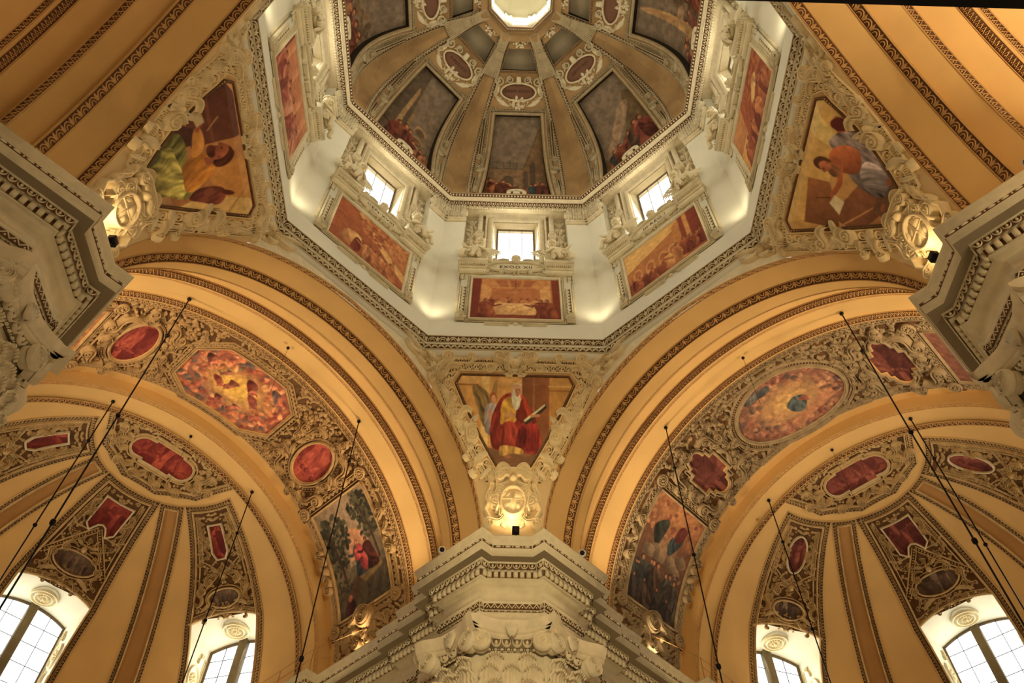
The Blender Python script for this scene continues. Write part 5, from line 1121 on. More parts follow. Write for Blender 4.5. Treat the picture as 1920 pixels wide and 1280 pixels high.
# coat of arms
PC = (12.1, 0, 22)
m = M(f_pend)
for s in (-1, 1):
    m.scroll((s*.95, 23.1), (s*.95, 22.35), -.15*s, .24, .17, 0, .3, sgn=-s); m.scroll((s*.6, 22.9), (s*.45, 22.6), .3*s, .2, .14, .1, .4, sgn=s); m.scroll((s*.5, 21.35), (s*.75, 21.9), .25*s, .18, .15, .05, .35, sgn=s); m.scroll((s*.35, 21.4), (s*.8, 21.25), -.3*s, .17, .14, 0, .3, sgn=-s)
    m.ribbon([(s*.15, 22.85), (s*.5, 22.72), (s*.62, 22.35), (s*.55, 21.9), (s*.62, 21.6)], .12, .1, .34); m.ribbon([(s*.95, 22.5), (s*.9, 22.1), (s*1.05, 21.7), (s*.85, 21.35), (s*.9, 21.1)], .16, 0, .26); m.leaf((s*.7, 22.3), (s*1.0, 22.0), .22, .1, .36)
    m.leaf((s*.3, 23.25), (s*.95, 23.3), .22, 0, .3, .1*s); m.leaf((s*.4, 21.3), (s*.25, 20.95), .2, .1, .3); m.scroll((s*.1, 23.05), (s*.42, 23.0), .4*s, .15, .11, .2, .45, sgn=s); m.bump(s*.8, 22.8, .14, .14, .3, 8)
m.slab([(.55*math.cos(a), 22.2+1.15*math.sin(a)) for a in np.linspace(0, 2*PI, 21)[:-1]], 0, .14)
m.ring(0, 21.98, .47, .62, .12, .12, .42, 22); m.bump(0, 22.95, .2, .16, .45, 10, .1); m.ribbon([(-.75, 23.3), (-.4, 23.45), (.4, 23.45), (.75, 23.3)], .12, 0, .3)
me_co1 = m.mesh('scroll_frame', 'stuccoP', PC)
m = M(f_pend); m.slab([(.42*math.cos(a), 21.98+.56*math.sin(a)) for a in np.linspace(0, 2*PI, 21)[:-1]], .12, .3)
m.ribbon([(-.4, 22.1), (.4, 22.1)], .04, .28, .34); m.ribbon([(0, 22.5), (0, 21.5)], .04, .28, .34)
m.leaf((-.3, 21.62), (-.12, 21.5), .12, .28, .38); m.bump(.2, 21.8, .12, .2, .1, 8, .28); m.leaf((.1, 21.6), (.3, 22.0), .16, .28, .38); m.leaf((-.3, 21.65), (-.08, 21.95), .18, .28, .38, .2); m.leaf((-.28, 22.2), (-.1, 22.42), .14, .28, .36); m.slab([(.06, 22.14), (.34, 22.14), (.28, 22.4), (.06, 22.48)], .28, .35)
me_co2 = m.mesh('shield', 'stuccoP', PC)
for k in (0, 1, 2, 3):
    az = PI/4+k*PI/2
    t = thing('pendentive_painting', 'fresco of an %s' % EVW[k] if k == 0 else 'fresco of a %s' % EVW[k], 'painting', PP, az, group='frescoes on the pendentives')
    part(t, 'painted_canvas', evangelist(k).canvas(f_pend, .045, keep=inpoly(EV), base=PP)); part(t, 'inner_frame', me_f1); part(t, 'bead_border', me_f1d, kind='stuff'); part(t, 'fillet', me_f0)
    part(t, 'ring_and_tooth_border', me_f2, kind='stuff'); part(t, 'border_ground', me_f2g, 'dark brown ground'); part(t, 'scroll_work', me_f3, kind='stuff')
    t = thing('coat_of_arms', 'lit stucco coat of arms with scrolls %s' % EVP[k], 'coat of arms', PC, az, group='coats of arms over the piers')
    part(t, 'scroll_frame', me_co1, kind='stuff'); part(t, 'shield', me_co2)

# ---------------------------------------------------------------- stucco and frescoes of the two barrel vaults
RB = 9.58; FBR = f_bar(RB); D2 = RB*PI/180
UO, UR, YC = 30*D2, 9.75, 17.98
def side_f(s): return lambda V: FBR(np.stack([s*(UR-V[:, 1]), YC-s*V[:, 0], V[:, 2]], 1))
def fill_ornament(m, u0, u1, v0, v1, avoid, step=.42, seed=1, mirror=True, h=.13, size=1.):
    r = np.random.RandomState(seed)
    for u in np.arange(u0, u1, step):
        for v in np.arange(v0, v1, step):
            uu, vv = u+r.uniform(-.1, .1), v+r.uniform(-.1, .1)
            if any(bool(a(np.array([uu]), np.array([vv]))[0]) for a in avoid): continue
            kind = r.randint(5); a = r.rand()*2*PI; L = .26*size; e = (uu+L*math.cos(a), vv+L*math.sin(a)); sg = r.choice([-1, 1]); hh = h*(.7+.6*r.rand())
            for s in ((-1, 1) if mirror else (1,)):
                A, B = (s*uu, vv), (s*e[0], e[1])
                if kind == 0: m.scroll(A, B, .3*s*sg, .11*size, .08*size, 0, hh, sgn=s*sg)
                elif kind in (1, 2): m.leaf(A, B, .2*size, 0, hh, .2*s*sg, 4); m.leaf(A, (2*A[0]-B[0], 2*A[1]-B[1]), .15*size, 0, hh*.8, 0, 3)
                elif kind == 3: m.bump(A[0], A[1], .1*size, .1*size, hh, 6); m.bump(B[0], B[1], .07*size, .07*size, hh*.8, 5); m.bump(A[0]+.12*s, A[1]-.1, .07*size, .07*size, hh*.9, 5)
                else: m.spiral(A[0], A[1], .14*size, 1.3, a, s*sg, .07*size, 0, hh)
OCT = [(-2.6, 17.1), (-1.5, 16.25), (1.5, 16.25), (2.6, 17.1), (2.6, 18.95), (1.5, 19.85), (-1.5, 19.85), (-2.6, 18.95)]
elp = lambda cu, cv, ru, rv, n=32: [(cu+ru*math.cos(a), cv+rv*math.sin(a)) for a in np.linspace(0, 2*PI, n+1)[:-1]]
OVC = elp(0, 18.05, 2.65, 1.85, 40)
def quat(cu, cv):
    P = []
    for a0, (ox, oy), r in ((-60, (.0, 1.0), .42), ):
        pass
    x1, x2, y1, y2 = .72, .45, .8, 1.05
    R_ = [(x2, y1), (x2, y2)]
    arc = [(.38*math.cos(a), 1.05+.42*math.sin(a)) for a in np.linspace(0, PI, 7)]
    q = [(x1+.1, -y1+.2), (x1+.1, y1-.2), (x2+.1, y1-.2), (x2+.1, y2-.1), (.38, y2-.1)]+arc+[(-.38, y2-.1), (-x2-.1, y2-.1), (-x2-.1, y1-.2), (-x1-.1, y1-.2), (-x1-.1, -y1+.2), (-x2-.1, -y1+.2), (-x2-.1, -y2+.1), (-.38, -y2+.1)]+[(-x, -y) for x, y in arc]+[(.38, -y2+.1), (x2+.1, -y2+.1), (x2+.1, -y1+.2)]
    return [(cu+a, cv+b) for a, b in q]
def vault_stucco(arm):
    m, g, ls = M(FBR), M(FBR), M(FBR)
    cen = OCT if arm == 1 else OVC
    # long edge mouldings
    L_ = RB*PI*.5*.93
    for v, sg in ((15.42, 1), (19.98, -1)):
        band(m, g, [(u, v) for u in np.linspace(-L_, L_, 60)], .22, 'ring' if sg > 0 else 'leafy', .26, .07, fil=.04, sub=0)
    # centre picture frame
    if arm == 1:
        m.ribbon(offs(cen, -.07, True), .14, .02, .16, True, sub=.5); band(m, g, offs(cen, -.26, True), .24, 'leafy', .22, .1, True, .04, 0, sub=.5); band(m, g, offs(cen, -.10, True), .07, 'dot', .09, .04, True, 0, .14, sub=.5)
    else:
        m.ribbon(offs(cen, -.07, True), .14, .02, .16, True); band(m, g, offs(cen, -.25, True), .18, 'dot', .12, .1, True, .05, 0, sub=0); m.ribbon(offs(cen, -.42, True), .08, 0, .12, True)
        for s in (-1, 1): band(m, g, [(s*3.05, 16.0), (s*3.05, 20.0)], .16, 'dot', .14, .08, fil=.04); band(m, g, [(-3.0, 18+s*2.2-.15*s), (3.0, 18+s*2.2-.15*s)], .16, 'ring', .22, .1, fil=.04)
    for s in (-1, 1):
        cu = s*UO
        P = elp(cu, 18.0, .82, 1.32, 26) if arm == 1 else quat(cu, 18.0)
        m.ribbon(offs(P, -.06, True), .12, .02, .16, True); m.ribbon(offs(P, -.2, True), .06, 0, .10, True)
        if arm == 1: band(m, g, offs(P, -.34, True), .16, 'dot', .15, .08, True, .03)
        # big volutes round the medallion
        for q in (-1, 1):
            m.scroll((cu+s*.6, 18+q*1.55), (cu+s*1.35, 18+q*.95), .4*s*q, .24, .2, 0, .34, sgn=s*q); m.scroll((cu-s*.5, 18+q*1.6), (cu-s*1.2, 18+q*1.1), -.4*s*q, .22, .18, 0, .32, sgn=-s*q)
            m.spiral(cu+s*.2, 18+q*1.75, .25, 1.8, 0, q*s, .12, 0, .3, 10); m.leaf((cu+s*1.0, 18+q*.5), (cu+s*1.45, 18+q*.1), .3, 0, .26); m.leaf((cu-s*1.0, 18+q*.6), (cu-s*1.3, 18+q*.1), .3, 0, .26)
            m.scroll((cu+s*.9, 18+q*1.9), (cu+s*.2, 18+q*2.0), .3*s*q, .16, .14, 0, .26, sgn=-s*q)
        m.spiral(cu+s*1.35, 18, .24, 1.7, 0, s, .12, 0, .3, 10); m.fruit(cu-s*1.3, 18-.9, .34, 22, .26); m.fruit(cu-s*1.35, 18+.9, .34, 22, .26)
        for q in (-1, 1): m.fruit(s*3.35, 18+q*1.55, .34, 22, .26); m.scroll((s*2.95, 18+q*1.0), (s*3.4, 18+q*.4), .3*s*q, .15, .12, 0, .22, sgn=s*q); m.fruit(s*3.9, 18+q*1.9, .22, 12, .2)
        # rectangular picture frame with corner rosettes
        R0, R1 = s*(UR-2.66), s*(UR+2.66)
        RC_ = [(R0, 16.22), (R0, 19.72), (R1, 19.72), (R1, 16.22)]
        if s < 0: RC_ = RC_[::-1]
        m.ribbon(RC_, .09, .0, .14, True, sub=.5)
        RB_ = [(s*(UR-2.98), 15.96), (s*(UR-2.98), 20.0), (s*(UR+2.98), 20.0), (s*(UR+2.98), 15.96)]
        band(m, g, RB_, .30, 'ring' if arm == 0 else 'leafy', .28, .1, True, .05, 0, sub=.5)
        for a in (0, 1, 2, 3):
            u_, v_ = RB_[a]; g.slab([(u_-.34, v_-.3), (u_+.34, v_-.3), (u_+.34, v_+.3), (u_-.34, v_+.3)], 0, .10); m.ring(u_, v_, .27, .27, .07, .08, .2, 14); mm = M(FBR); mm.rosette(u_, v_, .25, 12, .1, .18); m.V += mm.V; m.Q += [q_+m.n for q_ in mm.Q]; m.T += [q_+m.n for q_ in mm.T]; m.n += mm.n
        for v_ in (15.9, 20.05):                     # lion-mask clusters half way along the long sides
            u_ = s*UR; q = 1 if v_ > 18 else -1; m.bump(u_, v_, .24, .2, .34, 10); m.scroll((u_-.3, v_), (u_-.75, v_+.1*q), .4*q, .17, .14, 0, .3, sgn=q); m.scroll((u_+.3, v_), (u_+.75, v_+.1*q), -.4*q, .17, .14, 0, .3, sgn=-q); m.leaf((u_, v_), (u_-.4, v_+.25*q), .24, .1, .34); m.leaf((u_, v_), (u_+.4, v_+.25*q), .24, .1, .34)
        # big oculus scroll and half-figure below the picture
        u_ = s*(UR+3.1); m.spiral(u_, 17.95, .42, 2, PI/2, s, .16, 0, .42, 12, tail=(u_+s*.2, 18.8)); m.ring(u_, 17.95, .46, .46, .12, 0, .3, 18)
        for q in (-1, 1): m.leaf((s*(UR+3.4), 18+q*.5), (s*(UR+4.1), 18+q*1.4), .4, 0, .3, .2*q); m.scroll((s*(UR+3.5), 18+q*.6), (s*(UR+4.2), 18+q*.3), .2*q, .16, .15, 0, .3, sgn=q)
        m.bump(s*(UR+3.65), 18.55, .2, .2, .4, 10)
    av = [inpoly(offs(cen, -.5 if arm == 1 else -.45, True)), lambda u, v: np.abs(v-15.42) < .14, lambda u, v: np.abs(v-19.98) < .14]
    av += [inell(UO, 18, 1.25, 1.75), inpoly([(UR-3.2, 15.7), (UR+3.2, 15.7), (UR+3.2, 20.2), (UR-3.2, 20.2)])]
    fill_ornament(m, .1, 14.2, 15.7, 20.0, av, .31, 5+arm, True, .15, .9)
    return m, g
def heaven(arm):
    if arm == 1: p = Paint(-2.7, 2.7, 16.15, 19.95, .034, 90)
    else: p = Paint(-2.75, 2.75, 16.1, 20.0, .034, 91)
    cols = [(176, 84, 56), (206, 118, 72), (150, 66, 50), (196, 100, 64), (104, 84, 72), (222, 144, 92)] if arm == 1 else [(160, 100, 72), (130, 72, 54), (176, 120, 84), (96, 72, 60), (146, 88, 62)]
    p.grad((160, 84, 56) if arm == 1 else (132, 88, 62), (150, 96, 70)); r = np.random.RandomState(4)
    for i in range(230):
        a = r.rand()*2*PI; d = .55+.5*r.rand(); p.ell(2.7*d*math.cos(a), 18.05+1.9*d*math.sin(a), .2*r.uniform(.5, 1.2), .13*r.uniform(.5, 1.2), cols[r.randint(len(cols))], r.rand()*3, shade=.15, fold=.1)
    p.glow(.1, 18.0, 2.0, 1.35, (244, 186, 84) if arm == 1 else (222, 168, 90), 1.0)
    if arm == 1:
        p.glow(-.1, 18.0, 1.3, .9, (250, 190, 70), .9)
        for (x, y, h_, c_, ln) in ((.35, 17.15, .8, (150, 50, 44), .3), (-.25, 17.75, .75, (134, 56, 46), -.2), (.85, 17.85, .7, (150, 66, 52), .4), (-1.0, 17.95, .6, (150, 56, 44), .5), (-.75, 17.35, .55, (92, 84, 72), -.4), (1.5, 16.75, .8, (124, 96, 84), .4), (-1.9, 17.0, .7, (120, 60, 48), .3), (1.7, 18.5, .7, (140, 66, 50), -.4), (-.3, 18.9, .6, (160, 80, 54), .2), (.6, 18.85, .6, (110, 60, 50), -.3)): p.person(x, y, h_, c_, lean=ln, cloak=(176, 92, 64), arm=1 if ln > 0 else -1, wide=1.3)
    else:
        p.blob([(-.1, 18.7), (-.2, 18.2), (.3, 17.9), (.8, 18.1), (.7, 18.5), (.3, 18.9)], (84, 92, 88), shade=.3, fold=.25); p.blob([(.4, 18.2), (.8, 18.1), (.8, 18.5)], (150, 80, 60)); p.poly([(-.6, 19.2), (1.9, 18.4), (2.0, 18.8), (-.3, 19.7)], (186, 120, 78)); p.blob([(-1.6, 16.8), (-1.2, 16.5), (-.2, 16.5), (-.4, 16.9)], (84, 80, 74), fold=.2)
    p.mottle(.14, 5); return p
def mono_med(seed, cu, cv, ru, rv, f, step=.03, lo=(96, 26, 20), hi=(206, 92, 66), w=.03, keep=None, base=(0, 0, 0), ppl=4):
    p = Paint(cu-ru, cu+ru, cv-rv, cv+rv, step, seed); p.grad((120, 60, 50), (190, 120, 90)); r = np.random.RandomState(seed)
    if r.rand() > .4: p.poly([(cu-ru, cv+rv*.3), (cu+ru, cv+rv*.6), (cu+ru, cv+rv), (cu-ru, cv+rv)], (90, 50, 40))
    x0 = cu+ru*r.uniform(-.6, .3); p.poly([(x0, cv-rv), (x0+.2*ru, cv-rv), (x0+.25*ru, cv+rv), (x0-.05*ru, cv+rv)], (220, 150, 110))
    P_people(p, [cu+ru*q for q in np.linspace(-.55, .55, ppl)], cv-rv*.75, rv*1.35, [(150, 90, 70), (200, 140, 110), (100, 60, 50)], seed)
    p.mottle(.15, 5); p.mono(lo, hi, .95); return p.canvas(f, w, keep=keep, base=base)
def rect_paint(arm, s):
    p = Paint(-1.75, 1.75, -2.66, 2.66, .03, 70+arm*2+(s > 0))
    if arm == 1 and s > 0:       # woodland meeting
        p.grad((96, 82, 56), (150, 122, 88)); p.poly([(-.6, -.5), (1.0, -.5), (.6, 2.66), (-.3, 2.66)], (164, 132, 98)); p.poly([(-.5, -.3), (.9, -.3), (.5, 1.0), (-.2, 1.2)], (206, 140, 92))
        G = [(58, 54, 36), (76, 70, 46), (94, 84, 54), (48, 44, 32)]; p.foliage(-1.1, 1.2, 1.0, G, 130, .14); p.foliage(-1.3, .1, .7, G, 60, .12); p.foliage(1.1, 1.8, .7, G, 110, .13); p.foliage(1.2, .9, .6, G, 60, .12); p.line([(-.9, -2), (-1.1, 0), (-1.3, 1.4)], .16, (70, 50, 34)); p.line([(1.3, -.8), (1.2, .6), (1.0, 1.8)], .12, (74, 52, 36))
        p.poly([(-1.75, -2.66), (1.75, -2.66), (1.75, -1.1), (.8, -.75), (-.2, -.9), (-1.75, -1.6)], (86, 72, 50), fold=.12); p.poly([(-.3, -1.0), (1.2, -.7), (1.4, -1.2), (.2, -1.5)], (140, 110, 62)); p.blob([(-1.0, -2.0), (-.6, -1.2), (-.1, -1.0), (-.4, -1.8)], (92, 62, 42)); p.foliage(-1.2, -1.3, .5, [(96, 84, 52), (70, 62, 42)], 40, .1)
        p.person(.12, -1.05, 1.65, (60, 68, 72), (196, 128, 88), (150, 80, 50), 0, (166, 60, 56), -1); p.blob([(-.12, -.35), (-.15, .1), (.15, .2), (.2, -.3)], (176, 66, 60), fold=.2); p.person(.85, -1.05, 1.5, (70, 32, 26), (170, 100, 66), (60, 28, 24), -.1, (84, 38, 30), -1); p.foliage(-1.0, -2.2, .1, [(60, 30, 26)], 4, .3); p.blob([(-1.3, -2.66), (-1.2, -1.9), (-.8, -1.85), (-.6, -2.3), (-.7, -2.66)], (74, 34, 30), fold=.2); p.ell(-.95, -1.8, .15, .16, (176, 104, 70))
    elif arm == 0 and s < 0:     # ascending figures over a dark crowd
        p.grad((74, 62, 50), (150, 88, 54)); p.glow(.3, 2.2, 2.2, 1.4, (214, 144, 80), .7); r = np.random.RandomState(2)
        for i in range(60): p.ell(r.uniform(-1.7, 1.7), r.uniform(1.0, 2.6), .12, .09, [(170, 104, 66), (140, 80, 54), (186, 120, 74)][r.randint(3)], r.rand()*3)
        p.glow(.0, .5, 1.0, .7, (186, 144, 96), .7); p.blob([(-.9, .6), (-1.1, 1.2), (-.6, 1.7), (-.3, 1.6), (-.4, .8), (-.6, .4)], (52, 52, 42), shade=.2, fold=.2); p.blob([(.1, .7), (.2, 1.2), (.9, 1.4), (.7, .8), (.3, .3)], (58, 66, 66), fold=.25); p.blob([(.3, 1.2), (.4, 1.8), (.9, 2.0), (.9, 1.4), (.6, 1.1)], (120, 54, 42), fold=.2); p.ell(.75, 2.05, .12, .14, (170, 100, 64))
        for (x, y) in ((-.5, .2), (-.9, 0), (.6, .1), (1.2, .4), (-.2, 0), (1.0, -.2)): p.ell(x, y, .4, .3, (126, 100, 72), shade=.3)
        p.foliage(1.2, -.4, .3, [(150, 110, 80), (90, 66, 52)], 20, .12); P_people(p, [-1.35, -1.0, -.65, -.3, .05, .4, .8, 1.2], -2.3, 1.9, [(66, 60, 52), (100, 60, 48), (58, 62, 62), (84, 62, 46)], 9); P_people(p, [-1.5, -.8, .2, 1.0], -2.6, 1.2, [(70, 54, 44), (60, 50, 44)], 4)
    elif arm == 1:
        p.grad((150, 112, 70), (190, 130, 76)); p.poly([(-1.75, 0), (1.75, -.5), (1.75, 1.5), (-1.75, 1.3)], (206, 150, 86)); p.foliage(0, 2.0, 1.6, [(216, 140, 60), (180, 116, 62)], 60, .2); P_people(p, [-1, -.2, .8], -2.2, 2.4, [(176, 70, 40), (120, 96, 60)], 3)
    else: p.grad((110, 66, 50), (140, 84, 62)); P_people(p, [-1, -.2, .8], -2.2, 2.4, [(120, 60, 44), (96, 70, 54)], 3)
    p.mottle(.12, 6); return p
PV = (18, 0, 29)
for arm in (1, 0):
    az = arm*PI/2; nm = 'left' if arm == 1 else 'right'
    t = thing('trim_vault', 'dense cream stucco relief covering the barrel vault on the %s' % nm, 'stucco', az=az, kind='structure')
    m, g = vault_stucco(arm); part(t, 'relief', m.mesh('relief', 'stuccoB' if arm == 1 else 'stuccoR'), kind='stuff'); part(t, 'relief_ground', g.mesh('relief_ground', 'ground'))
    cen = OCT if arm == 1 else OVC
    t = thing('vault_painting', ('glowing orange heaven in an octagonal frame on the left vault' if arm == 1 else 'oval heaven scene with golden cloud on the right vault'), 'painting', (0, 0, 0), az, group='large frescoes of the vaults')
    part(t, 'painted_canvas', heaven(arm).canvas(FBR, .03, keep=inpoly(offs(cen, -.03, True)))); mf = M(FBR); mf.ribbon(cen, .07, .02, .1, True, sub=.5 if arm == 1 else 0); part(t, 'frame', mf.mesh('frame', 'stuccoO' if arm == 1 else 'stuccoD'))
    for s in (-1, 1):
        P = elp(s*UO, 18, .82, 1.32, 26) if arm == 1 else quat(s*UO, 18)
        t = thing('vault_medallion', '%s medallion on the %s vault, %s' % ('oval red' if arm == 1 else 'lobed dark red', nm, 'nearer the bottom centre pier' if s*(1 if arm == 1 else -1) > 0 else 'farther from the bottom centre pier'), 'painting', (0, 0, 0), az, group='red medallions of the vaults')
        me = mono_med(100+arm*4+s, s*UO, 18, .95, 1.5, FBR, .03, lo=(104, 26, 22) if arm == 1 else (74, 30, 24), hi=(214, 92, 66) if arm == 1 else (166, 86, 62), keep=inpoly(P), w=.03)
        part(t, 'painted_canvas', me); mf = M(FBR); mf.ribbon(P, .06, .02, .1, True); part(t, 'frame', mf.mesh('frame', 'stuccoO'))
        vis = s*(1 if arm == 1 else -1) > 0
        lab = {(1, 1): 'woodland fresco of two robed figures on the left vault', (1, 0): 'orange fresco on the left vault, mostly hidden by the left pier', (0, 1): 'dark fresco of a crowd below floating figures on the right vault', (0, 0): 'brown red fresco on the right vault, mostly hidden by the right pier'}[(arm, int(vis))]
        t = thing('vault_painting', lab, 'painting', (0, 0, 0), az, group='large frescoes of the vaults')
        part(t, 'painted_canvas', rect_paint(arm, s).canvas(side_f(s), .03)); mf = M(side_f(s)); mf.ribbon([(-1.75, -2.66), (1.75, -2.66), (1.75, 2.66), (-1.75, 2.66)], .07, .02, .1, True, sub=.5); part(t, 'frame', mf.mesh('frame', 'stuccoO' if arm == 1 else 'stuccoD'))

# ---------------------------------------------------------------- apses
D3 = RA*PI/180
def arcphi(u): return 31+2.8*(1-np.clip(np.abs(u)/1.86, 0, 1)**2)
m = M(f_apse(0)); 
def apse_pt(a, b):
    return a, b
ms = M(); 
def fn(a, b):
    th = (a-.5)*PI; ph = b*PI/2; return (22.5+RA*np.cos(ph)*np.cos(th), -RA*np.cos(ph)*np.sin(th), H0+RA*np.sin(ph))
def keep(a, b):
    th = (a-.5)*180; ph = b*90; k = np.ones(np.shape(a), bool)
    for c in (-61, 0, 61):
        u = RA*np.cos(np.radians(ph))*np.sin(np.radians(th-c)); k &= ~((np.abs(th-c) < 25) & (np.abs(u) < 1.86) & (ph < arcphi(u)) & (ph > 1.5))
    return k
ms.grid(fn, 360, 180, keep); me_aps = ms.mesh('apse_shell', 'ochre', smooth=True)
mw = M(); mw.grid(lambda a, b: (22.5+RA*np.sin(a*PI), -RA*np.cos(a*PI), -1.6+21.6*b), 40, 1); me_apw = mw.mesh('apse_wall', 'stuccoW', smooth=True)
CAP = [(3.25*math.sin(math.radians(t_)), 3.25*math.cos(math.radians(t_))) for t_ in (-87, -51, -16, 16, 51, 87)]
def f_cap(V):
    x, y, w = V[:, 0], V[:, 1], V[:, 2]; z = np.sqrt(np.clip(RA*RA-x*x-y*y, 0, None)); q = (RA-w)/RA
    return np.stack([22.5+y*q, -x*q, H0+z*q], 1)
COLW = {0: (1.87, 1.16, 16), 61: (1.78, .94, 12), -61: (1.78, .94, 12)}
v_ = lambda ph: ph*D3
def chev(c): return (v_(39.5), v_(52 if c == 0 else 47.5))
def column(c):
    """stucco of one painted panel column"""
    F = f_apse(c); m, g = M(F), M(F); b, t_, _ = COLW[c]; vb_, vt_ = v_(30.5), v_(65)
    out = [(-b-.02, v_(2)), (-b, vb_), (-t_, vt_), (t_, vt_), (b, vb_), (b+.02, v_(2))]
    band(m, g, offs(out, .17), .24, 'zig', .15, .05, fil=.04, sub=.5); m.ribbon(out, .08, 0, .12, sub=.5)
    # dark field
    P = [(-b, vb_-.1), (-t_, vt_), (t_, vt_), (b, vb_-.1)]
    n = 14
    g.grid(lambda q, r: ((2*q-1)*(b+(t_-b)*r), vb_+.35+(vt_-vb_-.35)*r, .01+0*q), 4, n)
    hw = lambda v: b+(t_-b)*(v-vb_)/(vt_-vb_)
    v0, v1 = chev(c)
    for s in (-1, 1):
        band(m, None, [(s*(hw(v0)-.12), v0), (0, v1)], .16, 'dot', .14, .1, fil=.05)
        q0, q1 = v_(48), v_(63.5); band(m, None, [(s*(hw(q0)-.25), q0), (s*(hw(q1)-.22), q1)], .16, 'ring', .18, .08, fil=.04)
        pw = .74 if c == 0 else .44
        m.scroll((s*(pw+.12), v_(60)), (s*(pw+.2), v_(56)), .3*s, .1, .1, 0, .2, sgn=-s); m.scroll((s*(pw+.1), v_(52)), (s*(pw+.2), v_(55)), -.3*s, .1, .1, 0, .2, sgn=s)
        m.ribbon([(s*(hw(v_(41))-.2), v_(41.5)), (s*(hw(v_(50))-.2), v_(50)), (s*.35, v_(50.5 if c == 0 else 47)), (s*(hw(v_(41))-.2), v_(41.5))], .05, 0, .09); m.rosette(s*(hw(v_(47))-.5), v_(46.5 if c else 48), .15, 8, 0, .14)
        m.scroll((s*.3, v_(45)), (s*.9, v_(44)), .3*s, .16, .13, 0, .26, sgn=-s); m.scroll((s*1.45, v_(36)), (s*1.3, v_(40)), .3*s, .16, .13, 0, .26, sgn=s); m.leaf((s*.5, v_(37)), (s*1.3, v_(34.5)), .22, 0, .2, .1*s); m.scroll((s*.15, v_(35)), (s*.7, v_(34)), .3*s, .12, .1, 0, .2, sgn=s)
        m.leaf((s*.2, v_(46)), (s*.6, v_(47)), .2, 0, .24)
    m.fruit(0, v_(46.3 if c == 0 else 44), .2, 12, .26); m.fruit(0, v_(36), .2, 10, .2); m.bump(0, v_(45), .15, .2, .3, 10); m.leaf((0, v_(62)), (-.25, v_(63)), .14, 0, .2); m.leaf((0, v_(62)), (.25, v_(63)), .14, 0, .2)
    band(m, None, [(u, v_(arcphi(u)+1.0)) for u in np.linspace(-1.7, 1.7, 18)], .14, 'tooth', .12, .08, fil=.04, sub=0)
    m.ribbon([(u, v_(arcphi(u)+.1)) for u in np.linspace(-1.88, 1.88, 18)], .14, -.05, .1)
    if c == 0: m.ring(0, v_(40.5), 1.1, .52, .1, 0, .2, 22); m.ring(0, v_(40.5), 1.26, .66, .06, 0, .12, 22)
    else: m.ring(0, v_(38.2), .86, .46, .1, 0, .2, 22); m.ring(0, v_(38.2), 1.0, .6, .06, 0, .12, 22)
    av = [inell(0, v_(40.5 if c == 0 else 38.2), 1.3, .7), lambda u, v: (np.abs(u) < pw+.1) & (v > v_(50)) & (v < v_(62)), lambda u, v: np.abs(u) > hw(v)-.15]
    fill_ornament(m, .05, 1.7, v_(33.5), v_(64), av, .3, 7+abs(c), True, .12, .72)
    return m, g
def strip(c, w0, w1, p0=2, p1=65.3):
    F = f_apse(c); m, g, sg = M(F), M(F), M(F); P = [(-w0, v_(p0)), (-w1, v_(p1)), (w1, v_(p1)), (w0, v_(p0))]
    band(m, g, offs(P, .13), .18, 'zig', .16, .05, fil=.03, sub=.5); m.ribbon(P, .07, 0, .12, sub=.5)
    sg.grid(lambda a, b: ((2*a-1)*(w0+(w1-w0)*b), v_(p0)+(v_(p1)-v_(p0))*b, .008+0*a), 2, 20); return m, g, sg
cm, cg = [], []
for c in (-61, 0, 61): m, g = column(c); cm.append(m); cg.append(g)
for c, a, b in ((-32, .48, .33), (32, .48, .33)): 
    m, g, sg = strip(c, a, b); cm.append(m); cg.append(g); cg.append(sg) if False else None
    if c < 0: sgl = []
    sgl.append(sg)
m, g = M(f_cap), M(f_cap)
capP = [(-3.25, .12)]+CAP+[(3.25, .12)]; band(m, g, capP, .2, 'zig', .17, .05, fil=.04, sub=.4); m.ribbon(offs(capP, -.2), .07, 0, .12, sub=.4)
band(m, g, [(-3.2, .08), (3.2, .08)], .16, 'zig', .17, .05, fil=.03, sub=.4)
g.grid(lambda a, b: ((2*a-1)*3.0*np.sqrt(np.clip(1-(b*.93)**2.6, .02, 1)), .15+2.85*b, .01+0*a), 12, 10)
MED = [(1.1+.5*math.sin(t_*PI/8), 1.3-.62*math.cos(t_*PI/8)) for t_ in range(0, 9)]; MED = MED+[(.75, 1.92), (.75, 2.06), (-.75, 2.06), (-.75, 1.92)]+[(-x, 2.6-y) for x, y in MED]+[(-.75, .68), (-.75, .56), (.75, .56), (.75, .68)]
m.ribbon(offs(MED, -.05, True), .1, .02, .16, True); m.ribbon(offs(MED, -.2, True), .06, 0, .12, True)
for s in (-1, 1):
    for (a, b_) in (((1.7, 1.1), (2.3, .6)), ((1.6, 1.7), (2.2, 1.5)), ((.9, 2.3), (1.5, 2.4)), ((.1, 2.4), (.6, 2.65)), ((1.9, 1.3), (2.6, 1.2))):
        m.scroll((s*a[0], a[1]), (s*b_[0], b_[1]), .35*s, .17, .13, 0, .28, sgn=s); m.leaf((s*a[0], a[1]), (s*b_[0]*.95, b_[1]+.25), .24, 0, .22)
    for q in range(7): m.leaf((s*(1.9+.1*q), .35+.13*q), (s*(2.2+.05*q), .3+.2*q), .1, 0, .2)
m.fruit(0, 2.45, .3, 18, .24)
capin = inpoly(offs([(-3.0, .15)]+[(x*.9, y*.9) for x, y in CAP]+[(3.0, .15)], 0)); medin = inpoly(offs(MED, -.25, True))
fill_ornament(m, .05, 3.0, .3, 3.0, [medin, lambda u, v: ~capin(u, v)], .32, 11, True, .12, .8)
cm.append(m); cg.append(g)
